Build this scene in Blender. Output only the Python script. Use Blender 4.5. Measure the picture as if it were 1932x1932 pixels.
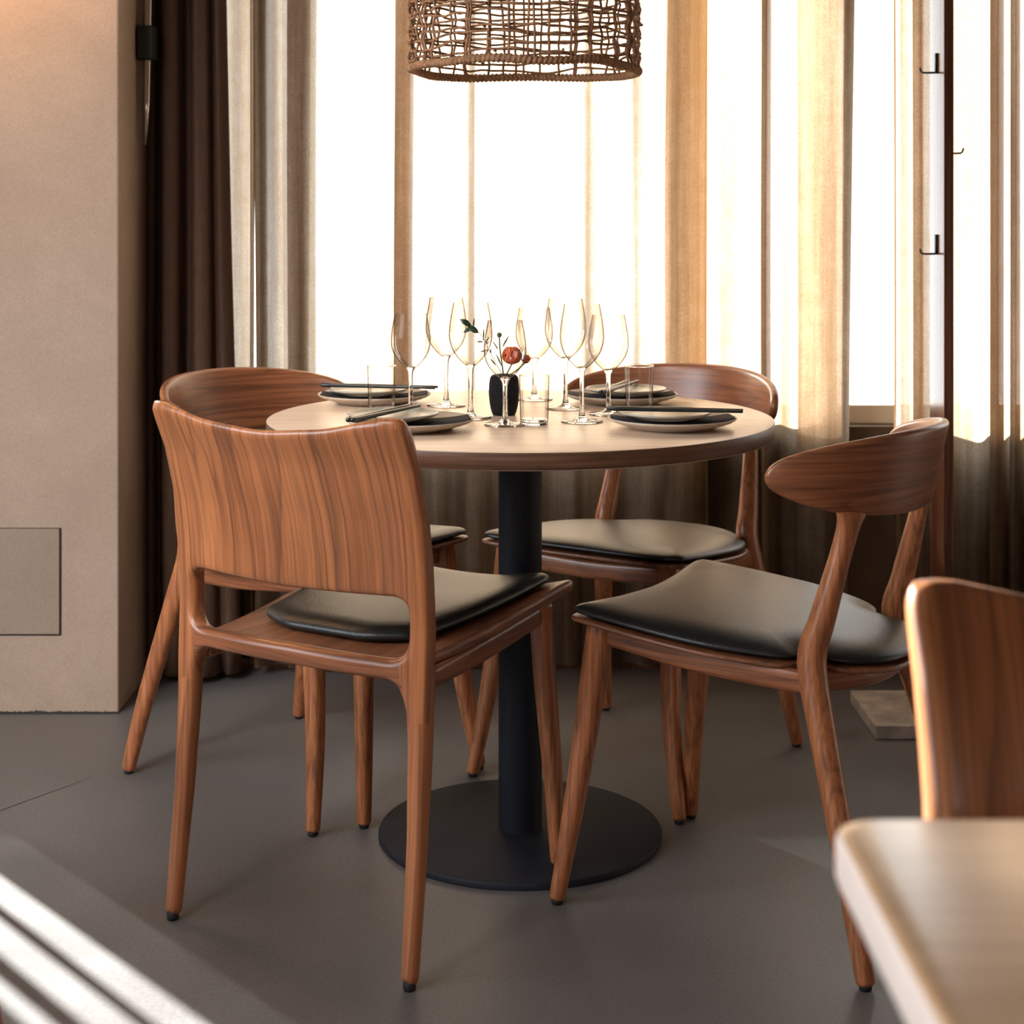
import bpy, bmesh, math, random
import numpy as np
from mathutils import Vector, Matrix, noise
from mathutils.geometry import delaunay_2d_cdt

for o in list(bpy.data.objects):
    bpy.data.objects.remove(o)
SC = bpy.context.scene
COL = SC.collection
PI = math.pi
random.seed(7)

# ------------------------------------------------------------------ camera
CAM_Z = 1.095
F = 3100.0
cam_d = bpy.data.cameras.new('camera')
cam = bpy.data.objects.new('camera', cam_d)
COL.objects.link(cam)
cam.location = (0, 0, CAM_Z)
cam.rotation_euler = (PI / 2, 0, 0)
cam_d.sensor_width = 36
cam_d.sensor_fit = 'HORIZONTAL'
cam_d.lens = 36 * F / 1932
cam_d.shift_y = -(966 - 408) / 1932
cam_d.clip_start = 0.02
cam_d.dof.use_dof = True
cam_d.dof.focus_distance = 2.72
cam_d.dof.aperture_fstop = 6.3
SC.camera = cam

# ------------------------------------------------------------------ world, sun, daylight, exposure
W = bpy.data.worlds.new('world')
SC.world = W
W.use_nodes = True
bg = W.node_tree.nodes['Background']
bg.inputs['Color'].default_value = (0.92, 0.95, 1.0, 1)
bg.inputs['Strength'].default_value = 5.0

SUN_EL = math.radians(22.6)
sd = bpy.data.lights.new('sun', 'SUN')
sd.energy = 56
sd.angle = math.radians(0.6)
sd.color = (1.0, 0.965, 0.93)
sun = bpy.data.objects.new('sun', sd)
COL.objects.link(sun)
sdir = Vector((0.655 * math.cos(SUN_EL), -0.756 * math.cos(SUN_EL), -math.sin(SUN_EL)))
sun.rotation_euler = sdir.to_track_quat('-Z', 'Y').to_euler()


def area(name, loc, target, sx, sy, power, color):
    d = bpy.data.lights.new(name, 'AREA')
    d.shape = 'RECTANGLE'
    d.size, d.size_y = sx, sy
    d.energy = power
    d.color = color
    o = bpy.data.objects.new(name, d)
    COL.objects.link(o)
    o.location = loc
    o.rotation_euler = (Vector(target) - Vector(loc)).to_track_quat('-Z', 'Y').to_euler()
    return o


# daylight of the window in the left wall
area('left_window_daylight', (-3.12, 0.9, 1.72), (0.0, 1.9, 0.9), 1.9, 1.4, 82, (0.90, 0.94, 1.0))
# added unseen fill light, brightens the plaster pier and the nearest chair
_w = area('added_pier_fill', (-1.75, 0.35, 2.6), (-0.80, 3.0, 0.55), 0.7, 0.7, 7.0, (1.0, 0.93, 0.88))
_w.data.spread = math.radians(50)

SC.view_settings.view_transform = 'Standard'
SC.view_settings.look = 'None'
SC.view_settings.exposure = 0.0
SC.view_settings.gamma = 1.0
SC.view_settings.use_curve_mapping = False


# ------------------------------------------------------------------ materials
def new_mat(name):
    m = bpy.data.materials.new(name)
    m.use_nodes = True
    nt = m.node_tree
    b = nt.nodes['Principled BSDF']
    return m, nt, b


def N(nt, typ, **kw):
    n = nt.nodes.new(typ)
    for k, v in kw.items():
        setattr(n, k, v)
    return n


def L(nt, a, b):
    nt.links.new(a, b)


def ramp(nt, stops, interp='LINEAR'):
    r = N(nt, 'ShaderNodeValToRGB')
    r.color_ramp.interpolation = interp
    els = r.color_ramp.elements
    while len(els) < len(stops):
        els.new(0.5)
    for e, (p, c) in zip(els, stops):
        e.position = p
        e.color = (*c, 1) if len(c) == 3 else c
    return r


def math_node(nt, op, a, b=None):
    n = N(nt, 'ShaderNodeMath', operation=op)
    for i, v in enumerate((a, b)):
        if v is None:
            continue
        if isinstance(v, (int, float)):
            n.inputs[i].default_value = v
        else:
            L(nt, v, n.inputs[i])
    return n.outputs[0]


def simple(name, color, rough=0.5, metal=0.0, spec=0.5, bump=0.0, bscale=200, coat=0.0, vary=0.0, vscale=20):
    m, nt, b = new_mat(name)
    b.inputs['Base Color'].default_value = (*color, 1)
    b.inputs['Roughness'].default_value = rough
    b.inputs['Metallic'].default_value = metal
    b.inputs['Specular IOR Level'].default_value = spec
    b.inputs['Coat Weight'].default_value = coat
    tc = N(nt, 'ShaderNodeTexCoord')
    if bump:
        n = N(nt, 'ShaderNodeTexNoise')
        n.inputs['Scale'].default_value = bscale
        n.inputs['Detail'].default_value = 3
        L(nt, tc.outputs['Object'], n.inputs['Vector'])
        bp = N(nt, 'ShaderNodeBump')
        bp.inputs['Strength'].default_value = bump
        bp.inputs['Distance'].default_value = 0.002
        L(nt, n.outputs['Fac'], bp.inputs['Height'])
        L(nt, bp.outputs['Normal'], b.inputs['Normal'])
    if vary:
        n = N(nt, 'ShaderNodeTexNoise')
        n.inputs['Scale'].default_value = vscale
        n.inputs['Detail'].default_value = 5
        L(nt, tc.outputs['Object'], n.inputs['Vector'])
        lo = tuple(c * (1 - vary) for c in color)
        hi = tuple(min(1, c * (1 + vary)) for c in color)
        r = ramp(nt, [(0.3, lo), (0.7, hi)])
        L(nt, n.outputs['Fac'], r.inputs['Fac'])
        L(nt, r.outputs['Color'], b.inputs['Base Color'])
    return m


def wood(name, light, mid, dark, stretch=(9, 9, 0.9), rings=9.0, rough=0.34, line=0.55, seed=0.0, coat=0.12, fibre=0.8):
    """wood with cathedral grain running along the axis with the smallest stretch value"""
    m, nt, b = new_mat(name)
    tc = N(nt, 'ShaderNodeTexCoord')
    oi = N(nt, 'ShaderNodeObjectInfo')
    mp = N(nt, 'ShaderNodeMapping')
    mp.inputs['Scale'].default_value = stretch
    off = N(nt, 'ShaderNodeCombineXYZ')
    rr = math_node(nt, 'MULTIPLY', oi.outputs['Random'], 7.0)
    rr2 = math_node(nt, 'ADD', rr, seed)
    L(nt, rr2, off.inputs[0]); L(nt, rr2, off.inputs[1]); L(nt, rr2, off.inputs[2])
    L(nt, off.outputs[0], mp.inputs['Location'])
    L(nt, tc.outputs['Object'], mp.inputs['Vector'])
    n1 = N(nt, 'ShaderNodeTexNoise')
    n1.inputs['Scale'].default_value = 1.0
    n1.inputs['Detail'].default_value = 1.0
    n1.inputs['Roughness'].default_value = 0.35
    L(nt, mp.outputs[0], n1.inputs['Vector'])
    v = math_node(nt, 'MULTIPLY', n1.outputs['Fac'], rings)
    fr = math_node(nt, 'FRACT', v)
    rl = ramp(nt, [(0.0, (1, 1, 1)), (0.10, (0.55, 0.55, 0.55)), (0.35, (0.12,) * 3), (0.8, (0.0,) * 3), (0.965, (0.25,) * 3), (1.0, (1, 1, 1))])
    L(nt, fr, rl.inputs['Fac'])
    # fine fibres
    mp2 = N(nt, 'ShaderNodeMapping')
    mx = max(stretch)
    mp2.inputs['Scale'].default_value = tuple(210 if s > mx * 0.4 else 5 for s in stretch)
    L(nt, tc.outputs['Object'], mp2.inputs['Vector'])
    n2 = N(nt, 'ShaderNodeTexNoise')
    n2.inputs['Scale'].default_value = 1.0
    n2.inputs['Detail'].default_value = 3
    L(nt, mp2.outputs[0], n2.inputs['Vector'])
    # broad tone
    mp3 = N(nt, 'ShaderNodeMapping')
    mp3.inputs['Scale'].default_value = tuple(s * 1.7 for s in stretch)
    L(nt, tc.outputs['Object'], mp3.inputs['Vector'])
    n3 = N(nt, 'ShaderNodeTexNoise')
    n3.inputs['Scale'].default_value = 1.3
    n3.inputs['Detail'].default_value = 3
    L(nt, mp3.outputs[0], n3.inputs['Vector'])
    base = ramp(nt, [(0.25, mid), (0.75, light)])
    L(nt, n3.outputs['Fac'], base.inputs['Fac'])
    fib = ramp(nt, [(0.33, (0.50,) * 3), (0.62, (1.12,) * 3)])
    L(nt, n2.outputs['Fac'], fib.inputs['Fac'])
    mul = N(nt, 'ShaderNodeMix', data_type='RGBA', blend_type='MULTIPLY')
    mul.inputs[0].default_value = fibre
    L(nt, base.outputs['Color'], mul.inputs[6])
    L(nt, fib.outputs['Color'], mul.inputs[7])
    fac = math_node(nt, 'MULTIPLY', rl.outputs['Color'], line)
    mix = N(nt, 'ShaderNodeMix', data_type='RGBA')
    L(nt, fac, mix.inputs[0])
    L(nt, mul.outputs[2], mix.inputs[6])
    mix.inputs[7].default_value = (*dark, 1)
    L(nt, mix.outputs[2], b.inputs['Base Color'])
    b.inputs['Roughness'].default_value = rough
    b.inputs['Coat Weight'].default_value = coat
    b.inputs['Coat Roughness'].default_value = 0.3
    bp = N(nt, 'ShaderNodeBump')
    bp.inputs['Strength'].default_value = 0.12
    bp.inputs['Distance'].default_value = 0.001
    L(nt, n2.outputs['Fac'], bp.inputs['Height'])
    L(nt, bp.outputs['Normal'], b.inputs['Normal'])
    return m


TL, TM, TD = (0.46, 0.175, 0.066), (0.33, 0.112, 0.043), (0.045, 0.016, 0.010)
M = {}
M['teak_v'] = wood('teak_upright_grain', TL, TM, TD, (13, 1.5, 0.35), 13, line=0.52, fibre=0.65)
M['teak_v2'] = wood('teak_leg_grain', TL, TM, TD, (22, 22, 1.4), 7, line=0.4)
M['teak_h'] = wood('teak_cross_grain', (0.36, 0.135, 0.056), (0.22, 0.072, 0.030), TD, (1.2, 1.6, 24), 9, line=0.45)
M['teak_seat'] = wood('teak_seat_grain', (0.30, 0.12, 0.055), (0.2, 0.075, 0.035), TD, (12, 1, 12), 7, rough=0.4)
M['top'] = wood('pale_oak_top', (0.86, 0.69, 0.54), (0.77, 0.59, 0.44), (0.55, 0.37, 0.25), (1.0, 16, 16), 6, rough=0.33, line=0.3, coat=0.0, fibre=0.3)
M['top_edge_shaded'] = wood('shaded_oak_edge', (0.19, 0.095, 0.05), (0.13, 0.062, 0.033), (0.05, 0.022, 0.012), (3, 3, 40), 5, rough=0.45, line=0.45)  # oak grain, darkened to paint in the shade on the table rim
M['lit_edge'] = simple('painted_lit_edge', (0.88, 0.76, 0.68), rough=0.35, vary=0.04)  # pale colour paints in the bright side light on the foreground table edge
M['front_top'] = wood('honey_wood_top', (0.62, 0.40, 0.23), (0.52, 0.32, 0.18), (0.34, 0.19, 0.10), (0.8, 10, 10), 4, rough=0.2, line=0.2, coat=0.5, fibre=0.2)
M['leather'] = simple('black_leather', (0.010, 0.0125, 0.014), rough=0.37, spec=0.5, bump=0.25, bscale=420)
M['rubber'] = simple('black_rubber', (0.006, 0.006, 0.006), rough=0.7)
M['steel'] = simple('blue_black_painted_steel', (0.008, 0.0105, 0.018), rough=0.6, spec=0.28, bump=0.15, bscale=700)
M['hook'] = simple('black_hook_metal', (0.010, 0.012, 0.010), rough=0.4, metal=0.3)
M['chrome'] = simple('polished_tube', (0.55, 0.54, 0.5), rough=0.15, metal=1.0)
M['cane'] = simple('woven_cane', (0.27, 0.135, 0.065), rough=0.75, vary=0.45, vscale=60, bump=0.5, bscale=300)
M['cane_wrap'] = simple('wrapped_cane', (0.30, 0.155, 0.075), rough=0.8, vary=0.4, vscale=150, bump=0.6, bscale=260)
M['stoneware'] = simple('beige_stoneware', (0.50, 0.41, 0.32), rough=0.45, vary=0.10, vscale=90)
M['stoneware2'] = simple('sage_glazed_stoneware', (0.47, 0.45, 0.37), rough=0.3, vary=0.10, vscale=90)
M['napkin'] = simple('charcoal_napkin_cloth', (0.018, 0.017, 0.021), rough=0.9, bump=0.4, bscale=900)
M['black_lacquer'] = simple('black_lacquer', (0.008, 0.009, 0.010), rough=0.3)
M['grey_steel'] = simple('brushed_steel', (0.35, 0.34, 0.32), rough=0.3, metal=0.9)
M['vase'] = simple('black_stone', (0.008, 0.0075, 0.009), rough=0.7, spec=0.2, bump=0.9, bscale=240, vary=0.5, vscale=60)
M['petal'] = simple('orange_petal', (0.80, 0.19, 0.08), rough=0.6, vary=0.4, vscale=120)
M['leaf'] = simple('dark_green_leaf', (0.020, 0.06, 0.022), rough=0.5, vary=0.3, vscale=120)
M['stem'] = simple('green_stem', (0.07, 0.11, 0.045), rough=0.6)
M['stone'] = simple('grey_travertine', (0.33, 0.28, 0.235), rough=0.55, vary=0.35, vscale=22)
M['walnut'] = wood('walnut_plank', (0.16, 0.062, 0.034), (0.11, 0.04, 0.022), (0.03, 0.012, 0.008), (14, 14, 1), 6, rough=0.2)
M['frame'] = simple('window_frame_paint', (0.82, 0.74, 0.62), rough=0.45)
M['ceiling'] = simple('ceiling_plaster', (0.20, 0.165, 0.14), rough=0.9)
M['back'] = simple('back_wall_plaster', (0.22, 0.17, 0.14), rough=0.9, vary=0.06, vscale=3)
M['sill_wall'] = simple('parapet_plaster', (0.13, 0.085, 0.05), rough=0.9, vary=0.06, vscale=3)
M['globe'] = simple('lamp_globe', (0.9, 0.8, 0.6), rough=0.4)


def glass_mat():
    m, nt, b = new_mat('clear_glass')
    b.inputs['Base Color'].default_value = (0.985, 0.99, 0.985, 1)
    b.inputs['Roughness'].default_value = 0.0
    b.inputs['Transmission Weight'].default_value = 1.0
    b.inputs['IOR'].default_value = 1.48
    return m


M['glass'] = glass_mat()


def thin_glass_mat():
    m, nt, b = new_mat('thin_clear_glass')
    nt.nodes.remove(b)
    out = nt.nodes['Material Output']
    lw = N(nt, 'ShaderNodeLayerWeight')
    lw.inputs['Blend'].default_value = 0.5
    r = ramp(nt, [(0.0, (0.985, 0.985, 0.98)), (0.58, (0.93, 0.92, 0.90)), (0.74, (0.42, 0.36, 0.32)), (0.90, (0.10, 0.08, 0.07))])
    L(nt, lw.outputs['Facing'], r.inputs['Fac'])
    t = N(nt, 'ShaderNodeBsdfTransparent')
    L(nt, r.outputs['Color'], t.inputs['Color'])
    g = N(nt, 'ShaderNodeBsdfGlossy')
    g.inputs['Roughness'].default_value = 0.01
    fr = N(nt, 'ShaderNodeFresnel')
    fr.inputs['IOR'].default_value = 1.35
    fc = math_node(nt, 'MULTIPLY', fr.outputs[0], 0.5)
    mx = N(nt, 'ShaderNodeMixShader')
    L(nt, fc, mx.inputs[0])
    L(nt, t.outputs[0], mx.inputs[1]); L(nt, g.outputs[0], mx.inputs[2])
    L(nt, mx.outputs[0], out.inputs['Surface'])
    return m


M['thin_glass'] = thin_glass_mat()


def pane_mat():
    m, nt, b = new_mat('window_pane_glass')
    nt.nodes.remove(b)
    out = nt.nodes['Material Output']
    t = N(nt, 'ShaderNodeBsdfTransparent')
    t.inputs['Color'].default_value = (0.95, 0.97, 0.96, 1)
    g = N(nt, 'ShaderNodeBsdfGlossy')
    g.inputs['Roughness'].default_value = 0.02
    mx = N(nt, 'ShaderNodeMixShader')
    mx.inputs[0].default_value = 0.06
    L(nt, t.outputs[0], mx.inputs[1]); L(nt, g.outputs[0], mx.inputs[2])
    L(nt, mx.outputs[0], out.inputs['Surface'])
    return m


M['pane'] = pane_mat()


def cloth_mat(name, color, see, trans, low, band=(12, 0.25), weave=700):
    """sheer linen: open weave (see) plus a fibre part which scatters and lets light through"""
    m, nt, b = new_mat(name)
    nt.nodes.remove(b)
    out = nt.nodes['Material Output']
    tc = N(nt, 'ShaderNodeTexCoord')
    mp = N(nt, 'ShaderNodeMapping')
    mp.inputs['Scale'].default_value = (band[0], 1, band[1])
    L(nt, tc.outputs['Object'], mp.inputs['Vector'])
    n = N(nt, 'ShaderNodeTexNoise')
    n.inputs['Scale'].default_value = 1.0
    n.inputs['Detail'].default_value = 7
    n.inputs['Roughness'].default_value = 0.72
    L(nt, mp.outputs[0], n.inputs['Vector'])
    ng = N(nt, 'ShaderNodeTexNoise')
    ng.inputs['Scale'].default_value = 330
    ng.inputs['Detail'].default_value = 2
    L(nt, tc.outputs['Object'], ng.inputs['Vector'])
    nm = N(nt, 'ShaderNodeTexNoise')
    nm.inputs['Scale'].default_value = 26
    nm.inputs['Detail'].default_value = 4
    L(nt, tc.outputs['Object'], nm.inputs['Vector'])
    gr = math_node(nt, 'MULTIPLY', math_node(nt, 'SUBTRACT', ng.outputs['Fac'], 0.5), 0.30)
    gm = math_node(nt, 'MULTIPLY', math_node(nt, 'SUBTRACT', nm.outputs['Fac'], 0.5), 0.12)
    tot = math_node(nt, 'ADD', math_node(nt, 'ADD', n.outputs['Fac'], gr), gm)
    r = ramp(nt, [(0.38, low), (0.50, tuple((a + b_) * 0.40 for a, b_ in zip(low, color))), (0.66, color)])
    L(nt, tot, r.inputs['Fac'])
    d = N(nt, 'ShaderNodeBsdfDiffuse')
    tr = N(nt, 'ShaderNodeBsdfTranslucent')
    tp = N(nt, 'ShaderNodeBsdfTransparent')
    L(nt, r.outputs['Color'], d.inputs['Color'])
    L(nt, r.outputs['Color'], tr.inputs['Color'])
    m1 = N(nt, 'ShaderNodeMixShader')
    m1.inputs[0].default_value = trans
    L(nt, d.outputs[0], m1.inputs[1]); L(nt, tr.outputs[0], m1.inputs[2])
    # weave
    mp2 = N(nt, 'ShaderNodeMapping')
    mp2.inputs['Scale'].default_value = (weave, 1, weave * 0.8)
    L(nt, tc.outputs['Object'], mp2.inputs['Vector'])
    n2 = N(nt, 'ShaderNodeTexNoise')
    n2.inputs['Scale'].default_value = 1.0
    n2.inputs['Detail'].default_value = 2
    L(nt, mp2.outputs[0], n2.inputs['Vector'])
    r2 = ramp(nt, [(0.4, (see * 0.3,) * 3), (0.65, (min(1, see * 1.9),) * 3)])
    L(nt, n2.outputs['Fac'], r2.inputs['Fac'])
    m2 = N(nt, 'ShaderNodeMixShader')
    L(nt, r2.outputs['Color'], m2.inputs[0])
    L(nt, m1.outputs[0], m2.inputs[1]); L(nt, tp.outputs[0], m2.inputs[2])
    L(nt, m2.outputs[0], out.inputs['Surface'])
    return m


M['sheer'] = cloth_mat('linen_sheer', (0.49, 0.385, 0.29), 0.04, 0.86, (0.235, 0.145, 0.075))
M['drape'] = cloth_mat('brown_drape_cloth', (0.17, 0.105, 0.075), 0.0, 0.12, (0.11, 0.066, 0.047))


def floor_mat():
    m, nt, b = new_mat('polished_concrete')
    tc = N(nt, 'ShaderNodeTexCoord')
    n = N(nt, 'ShaderNodeTexNoise')
    n.inputs['Scale'].default_value = 2.2
    n.inputs['Detail'].default_value = 7
    n.inputs['Roughness'].default_value = 0.62
    L(nt, tc.outputs['Object'], n.inputs['Vector'])
    r = ramp(nt, [(0.3, (0.098, 0.092, 0.093)), (0.7, (0.150, 0.140, 0.140))])
    L(nt, n.outputs['Fac'], r.inputs['Fac'])
    n2 = N(nt, 'ShaderNodeTexNoise')
    n2.inputs['Scale'].default_value = 160
    n2.inputs['Detail'].default_value = 2
    L(nt, tc.outputs['Object'], n2.inputs['Vector'])
    r2 = ramp(nt, [(0.35, (0.8,) * 3), (0.65, (1.12,) * 3)])
    L(nt, n2.outputs['Fac'], r2.inputs['Fac'])
    mul = N(nt, 'ShaderNodeMix', data_type='RGBA', blend_type='MULTIPLY')
    mul.inputs[0].default_value = 0.7
    L(nt, r.outputs['Color'], mul.inputs[6]); L(nt, r2.outputs['Color'], mul.inputs[7])
    L(nt, mul.outputs[2], b.inputs['Base Color'])
    rr = ramp(nt, [(0.3, (0.34,) * 3), (0.7, (0.48,) * 3)])
    L(nt, n.outputs['Fac'], rr.inputs['Fac'])
    L(nt, rr.outputs['Color'], b.inputs['Roughness'])
    b.inputs['Specular IOR Level'].default_value = 0.4
    return m


M['floor'] = floor_mat()
M['joint'] = simple('joint_filler', (0.05, 0.046, 0.046), rough=0.7)


def plaster_mat(name, c1, c2):
    m, nt, b = new_mat(name)
    tc = N(nt, 'ShaderNodeTexCoord')
    n = N(nt, 'ShaderNodeTexNoise')
    n.inputs['Scale'].default_value = 3.5
    n.inputs['Detail'].default_value = 8
    n.inputs['Roughness'].default_value = 0.65
    n.inputs['Distortion'].default_value = 0.6
    L(nt, tc.outputs['Object'], n.inputs['Vector'])
    r = ramp(nt, [(0.3, c1), (0.7, c2)])
    L(nt, n.outputs['Fac'], r.inputs['Fac'])
    n2 = N(nt, 'ShaderNodeTexNoise')
    n2.inputs['Scale'].default_value = 190
    n2.inputs['Detail'].default_value = 3
    L(nt, tc.outputs['Object'], n2.inputs['Vector'])
    r2 = ramp(nt, [(0.3, (0.84,) * 3), (0.65, (1.08,) * 3)])
    L(nt, n2.outputs['Fac'], r2.inputs['Fac'])
    mul = N(nt, 'ShaderNodeMix', data_type='RGBA', blend_type='MULTIPLY')
    mul.inputs[0].default_value = 0.6
    L(nt, r.outputs['Color'], mul.inputs[6]); L(nt, r2.outputs['Color'], mul.inputs[7])
    L(nt, mul.outputs[2], b.inputs['Base Color'])
    b.inputs['Roughness'].default_value = 0.85
    bp = N(nt, 'ShaderNodeBump')
    bp.inputs['Strength'].default_value = 0.25
    bp.inputs['Distance'].default_value = 0.004
    L(nt, n.outputs['Fac'], bp.inputs['Height'])
    L(nt, bp.outputs['Normal'], b.inputs['Normal'])
    return m


M['plaster'] = plaster_mat('clay_plaster', (0.33, 0.245, 0.185), (0.40, 0.305, 0.235))
M['hatch'] = plaster_mat('painted_hatch', (0.26, 0.20, 0.15), (0.30, 0.235, 0.18))


# ------------------------------------------------------------------ mesh helpers
def obj(name, verts, faces, mat, parent=None, smooth=True, kind=None):
    me = bpy.data.meshes.new(name)
    me.from_pydata([tuple(v) for v in verts], [], faces)
    me.materials.append(mat)
    if smooth:
        for p in me.polygons:
            p.use_smooth = True
    me.update()
    o = bpy.data.objects.new(name, me)
    COL.objects.link(o)
    if parent:
        o.parent = parent
    if kind:
        o['kind'] = kind
    return o


def tag(o, label, cat, group=None):
    o['label'] = label
    o['category'] = cat
    if group:
        o['group'] = group
    return o


def thing(name, label, cat, loc=(0, 0, 0), rz=0.0, group=None):
    o = bpy.data.objects.new(name, None)
    COL.objects.link(o)
    o.empty_display_size = 0.1
    o.location = loc
    o.rotation_euler = (0, 0, rz)
    return tag(o, label, cat, group)


def dup(root, loc, rz, label, group=None):
    def cp(o, parent):
        c = o.copy()
        COL.objects.link(c)
        c.parent = parent
        for ch in list(o.children):
            cp(ch, c)
        return c
    r = cp(root, None)
    r.location = loc
    r.rotation_euler = (0, 0, rz)
    r['label'] = label
    if group:
        r['group'] = group
    return r


def box_geo(x0, x1, y0, y1, z0, z1):
    v = [(x0, y0, z0), (x1, y0, z0), (x1, y1, z0), (x0, y1, z0), (x0, y0, z1), (x1, y0, z1), (x1, y1, z1), (x0, y1, z1)]
    f = [(0, 3, 2, 1), (4, 5, 6, 7), (0, 1, 5, 4), (1, 2, 6, 5), (2, 3, 7, 6), (3, 0, 4, 7)]
    return v, f


def boxes(name, lst, mat, parent=None, bevel=0.0, kind=None, segs=2):
    V, Fs = [], []
    for b in lst:
        v, f = box_geo(*b)
        n = len(V)
        V += v
        Fs += [tuple(i + n for i in q) for q in f]
    o = obj(name, V, Fs, mat, parent, smooth=False, kind=kind)
    if bevel:
        md = o.modifiers.new('bevel', 'BEVEL')
        md.width = bevel
        md.segments = segs
        md.limit_method = 'ANGLE'
    return o


def lathe(profile, seg=48, close_top=False):
    """profile: list of (r, z) from bottom to top; r 0 closes"""
    V, Fs = [], []
    idx = []
    for r, z in profile:
        if r < 1e-6:
            V.append((0, 0, z))
            idx.append([len(V) - 1])
        else:
            st = len(V)
            for k in range(seg):
                a = 2 * PI * k / seg
                V.append((r * math.cos(a), r * math.sin(a), z))
            idx.append(list(range(st, st + seg)))
    for a, b in zip(idx[:-1], idx[1:]):
        if len(a) == 1 and len(b) == 1:
            continue
        for k in range(seg):
            k2 = (k + 1) % seg
            if len(a) == 1:
                Fs.append((a[0], b[k2], b[k]))
            elif len(b) == 1:
                Fs.append((a[k], a[k2], b[0]))
            else:
                Fs.append((a[k], a[k2], b[k2], b[k]))
    return V, Fs


def shift(V, d):
    return [(v[0] + d[0], v[1] + d[1], v[2] + d[2]) for v in V]


def merge(parts):
    V, Fs = [], []
    for v, f in parts:
        n = len(V)
        V += list(v)
        Fs += [tuple(i + n for i in q) for q in f]
    return V, Fs


def catmull(pts, n):
    """resample list of tuples (any dim) smoothly, n points per span"""
    P = [np.array(p, float) for p in pts]
    P = [2 * P[0] - P[1]] + P + [2 * P[-1] - P[-2]]
    out = []
    for i in range(1, len(P) - 2):
        a, b, c, d = P[i - 1], P[i], P[i + 1], P[i + 2]
        for k in range(n):
            t = k / n
            out.append(0.5 * ((2 * b) + (-a + c) * t + (2 * a - 5 * b + 4 * c - d) * t * t + (-a + 3 * b - 3 * c + d) * t ** 3))
    out.append(P[-2])
    return out


def loft(keys, n=6, seg=20, power=2.0, ref=(0, 1, 0), round_ends=True, raw=False):
    """keys: (x,y,z, ra, rb). ra along side axis, rb along ref axis; superellipse section"""
    K = [np.array(k, float) for k in keys] if raw else catmull(keys, n)
    C = [Vector(k[:3]) for k in K]
    V, Fs = [], []
    rings = []
    ref = Vector(ref)
    m = len(K)

    def ring(c, t, ra, rb):
        s = t.cross(ref).normalized()
        r = s.cross(t).normalized()
        st = len(V)
        for k in range(seg):
            a = 2 * PI * k / seg
            ca, sa = math.cos(a), math.sin(a)
            e = 2.0 / power
            x = math.copysign(abs(ca) ** e, ca) * ra
            y = math.copysign(abs(sa) ** e, sa) * rb
            V.append(tuple(c + s * x + r * y))
        rings.append(list(range(st, st + seg)))

    for i in range(m):
        t = (C[min(i + 1, m - 1)] - C[max(i - 1, 0)]).normalized()
        ra, rb = K[i][3], K[i][4]
        if round_ends and i == 0:
            for q in (0.0, 0.35, 0.7):
                an = math.acos(1 - q) if False else q
                h = min(ra, rb) * 0.45
                sc = 0.62 + 0.38 * math.sin(q * PI / 2 / 1.0) if q > 0 else 0.62
                ring(C[0] - t * h * (1 - q) + t * 0, t, ra * sc, rb * sc)
        ring(C[i], t, ra, rb)
        if round_ends and i == m - 1:
            for q in (0.7, 0.35, 0.0):
                h = min(ra, rb) * 0.45
                sc = 0.62 + 0.38 * math.sin(q * PI / 2)
                ring(C[i] + t * h * (1 - q), t, ra * sc, rb * sc)
    for a, b in zip(rings[:-1], rings[1:]):
        for k in range(seg):
            k2 = (k + 1) % seg
            Fs.append((a[k], a[k2], b[k2], b[k]))
    Fs.append(tuple(reversed(rings[0])))
    Fs.append(tuple(rings[-1]))
    return V, Fs


def tube(pts, r, seg=8):
    """plain round tube along points (parallel transport)"""
    P = [Vector(p) for p in pts]
    V, Fs = [], []
    m = len(P)
    t0 = (P[1] - P[0]).normalized()
    up = Vector((0, 0, 1)) if abs(t0.z) < 0.9 else Vector((1, 0, 0))
    s = t0.cross(up).normalized()
    for i in range(m):
        t = (P[min(i + 1, m - 1)] - P[max(i - 1, 0)]).normalized()
        s = (s - t * s.dot(t)).normalized()
        b = t.cross(s)
        rr = r[i] if isinstance(r, (list, tuple)) else r
        for k in range(seg):
            a = 2 * PI * k / seg
            V.append(tuple(P[i] + s * math.cos(a) * rr + b * math.sin(a) * rr))
    for i in range(m - 1):
        for k in range(seg):
            k2 = (k + 1) % seg
            Fs.append((i * seg + k, i * seg + k2, (i + 1) * seg + k2, (i + 1) * seg + k))
    Fs.append(tuple(reversed(range(seg))))
    Fs.append(tuple(range((m - 1) * seg, m * seg)))
    return V, Fs


def resample_loop(pts, step):
    P = np.array(pts, float)
    Q = np.vstack([P, P[:1]])
    d = np.hypot(*(Q[1:] - Q[:-1]).T)
    s = np.concatenate([[0], np.cumsum(d)])
    n = max(8, int(round(s[-1] / step)))
    t = np.linspace(0, s[-1], n, endpoint=False)
    return np.stack([np.interp(t, s, Q[:, 0]), np.interp(t, s, Q[:, 1])], 1)


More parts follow.
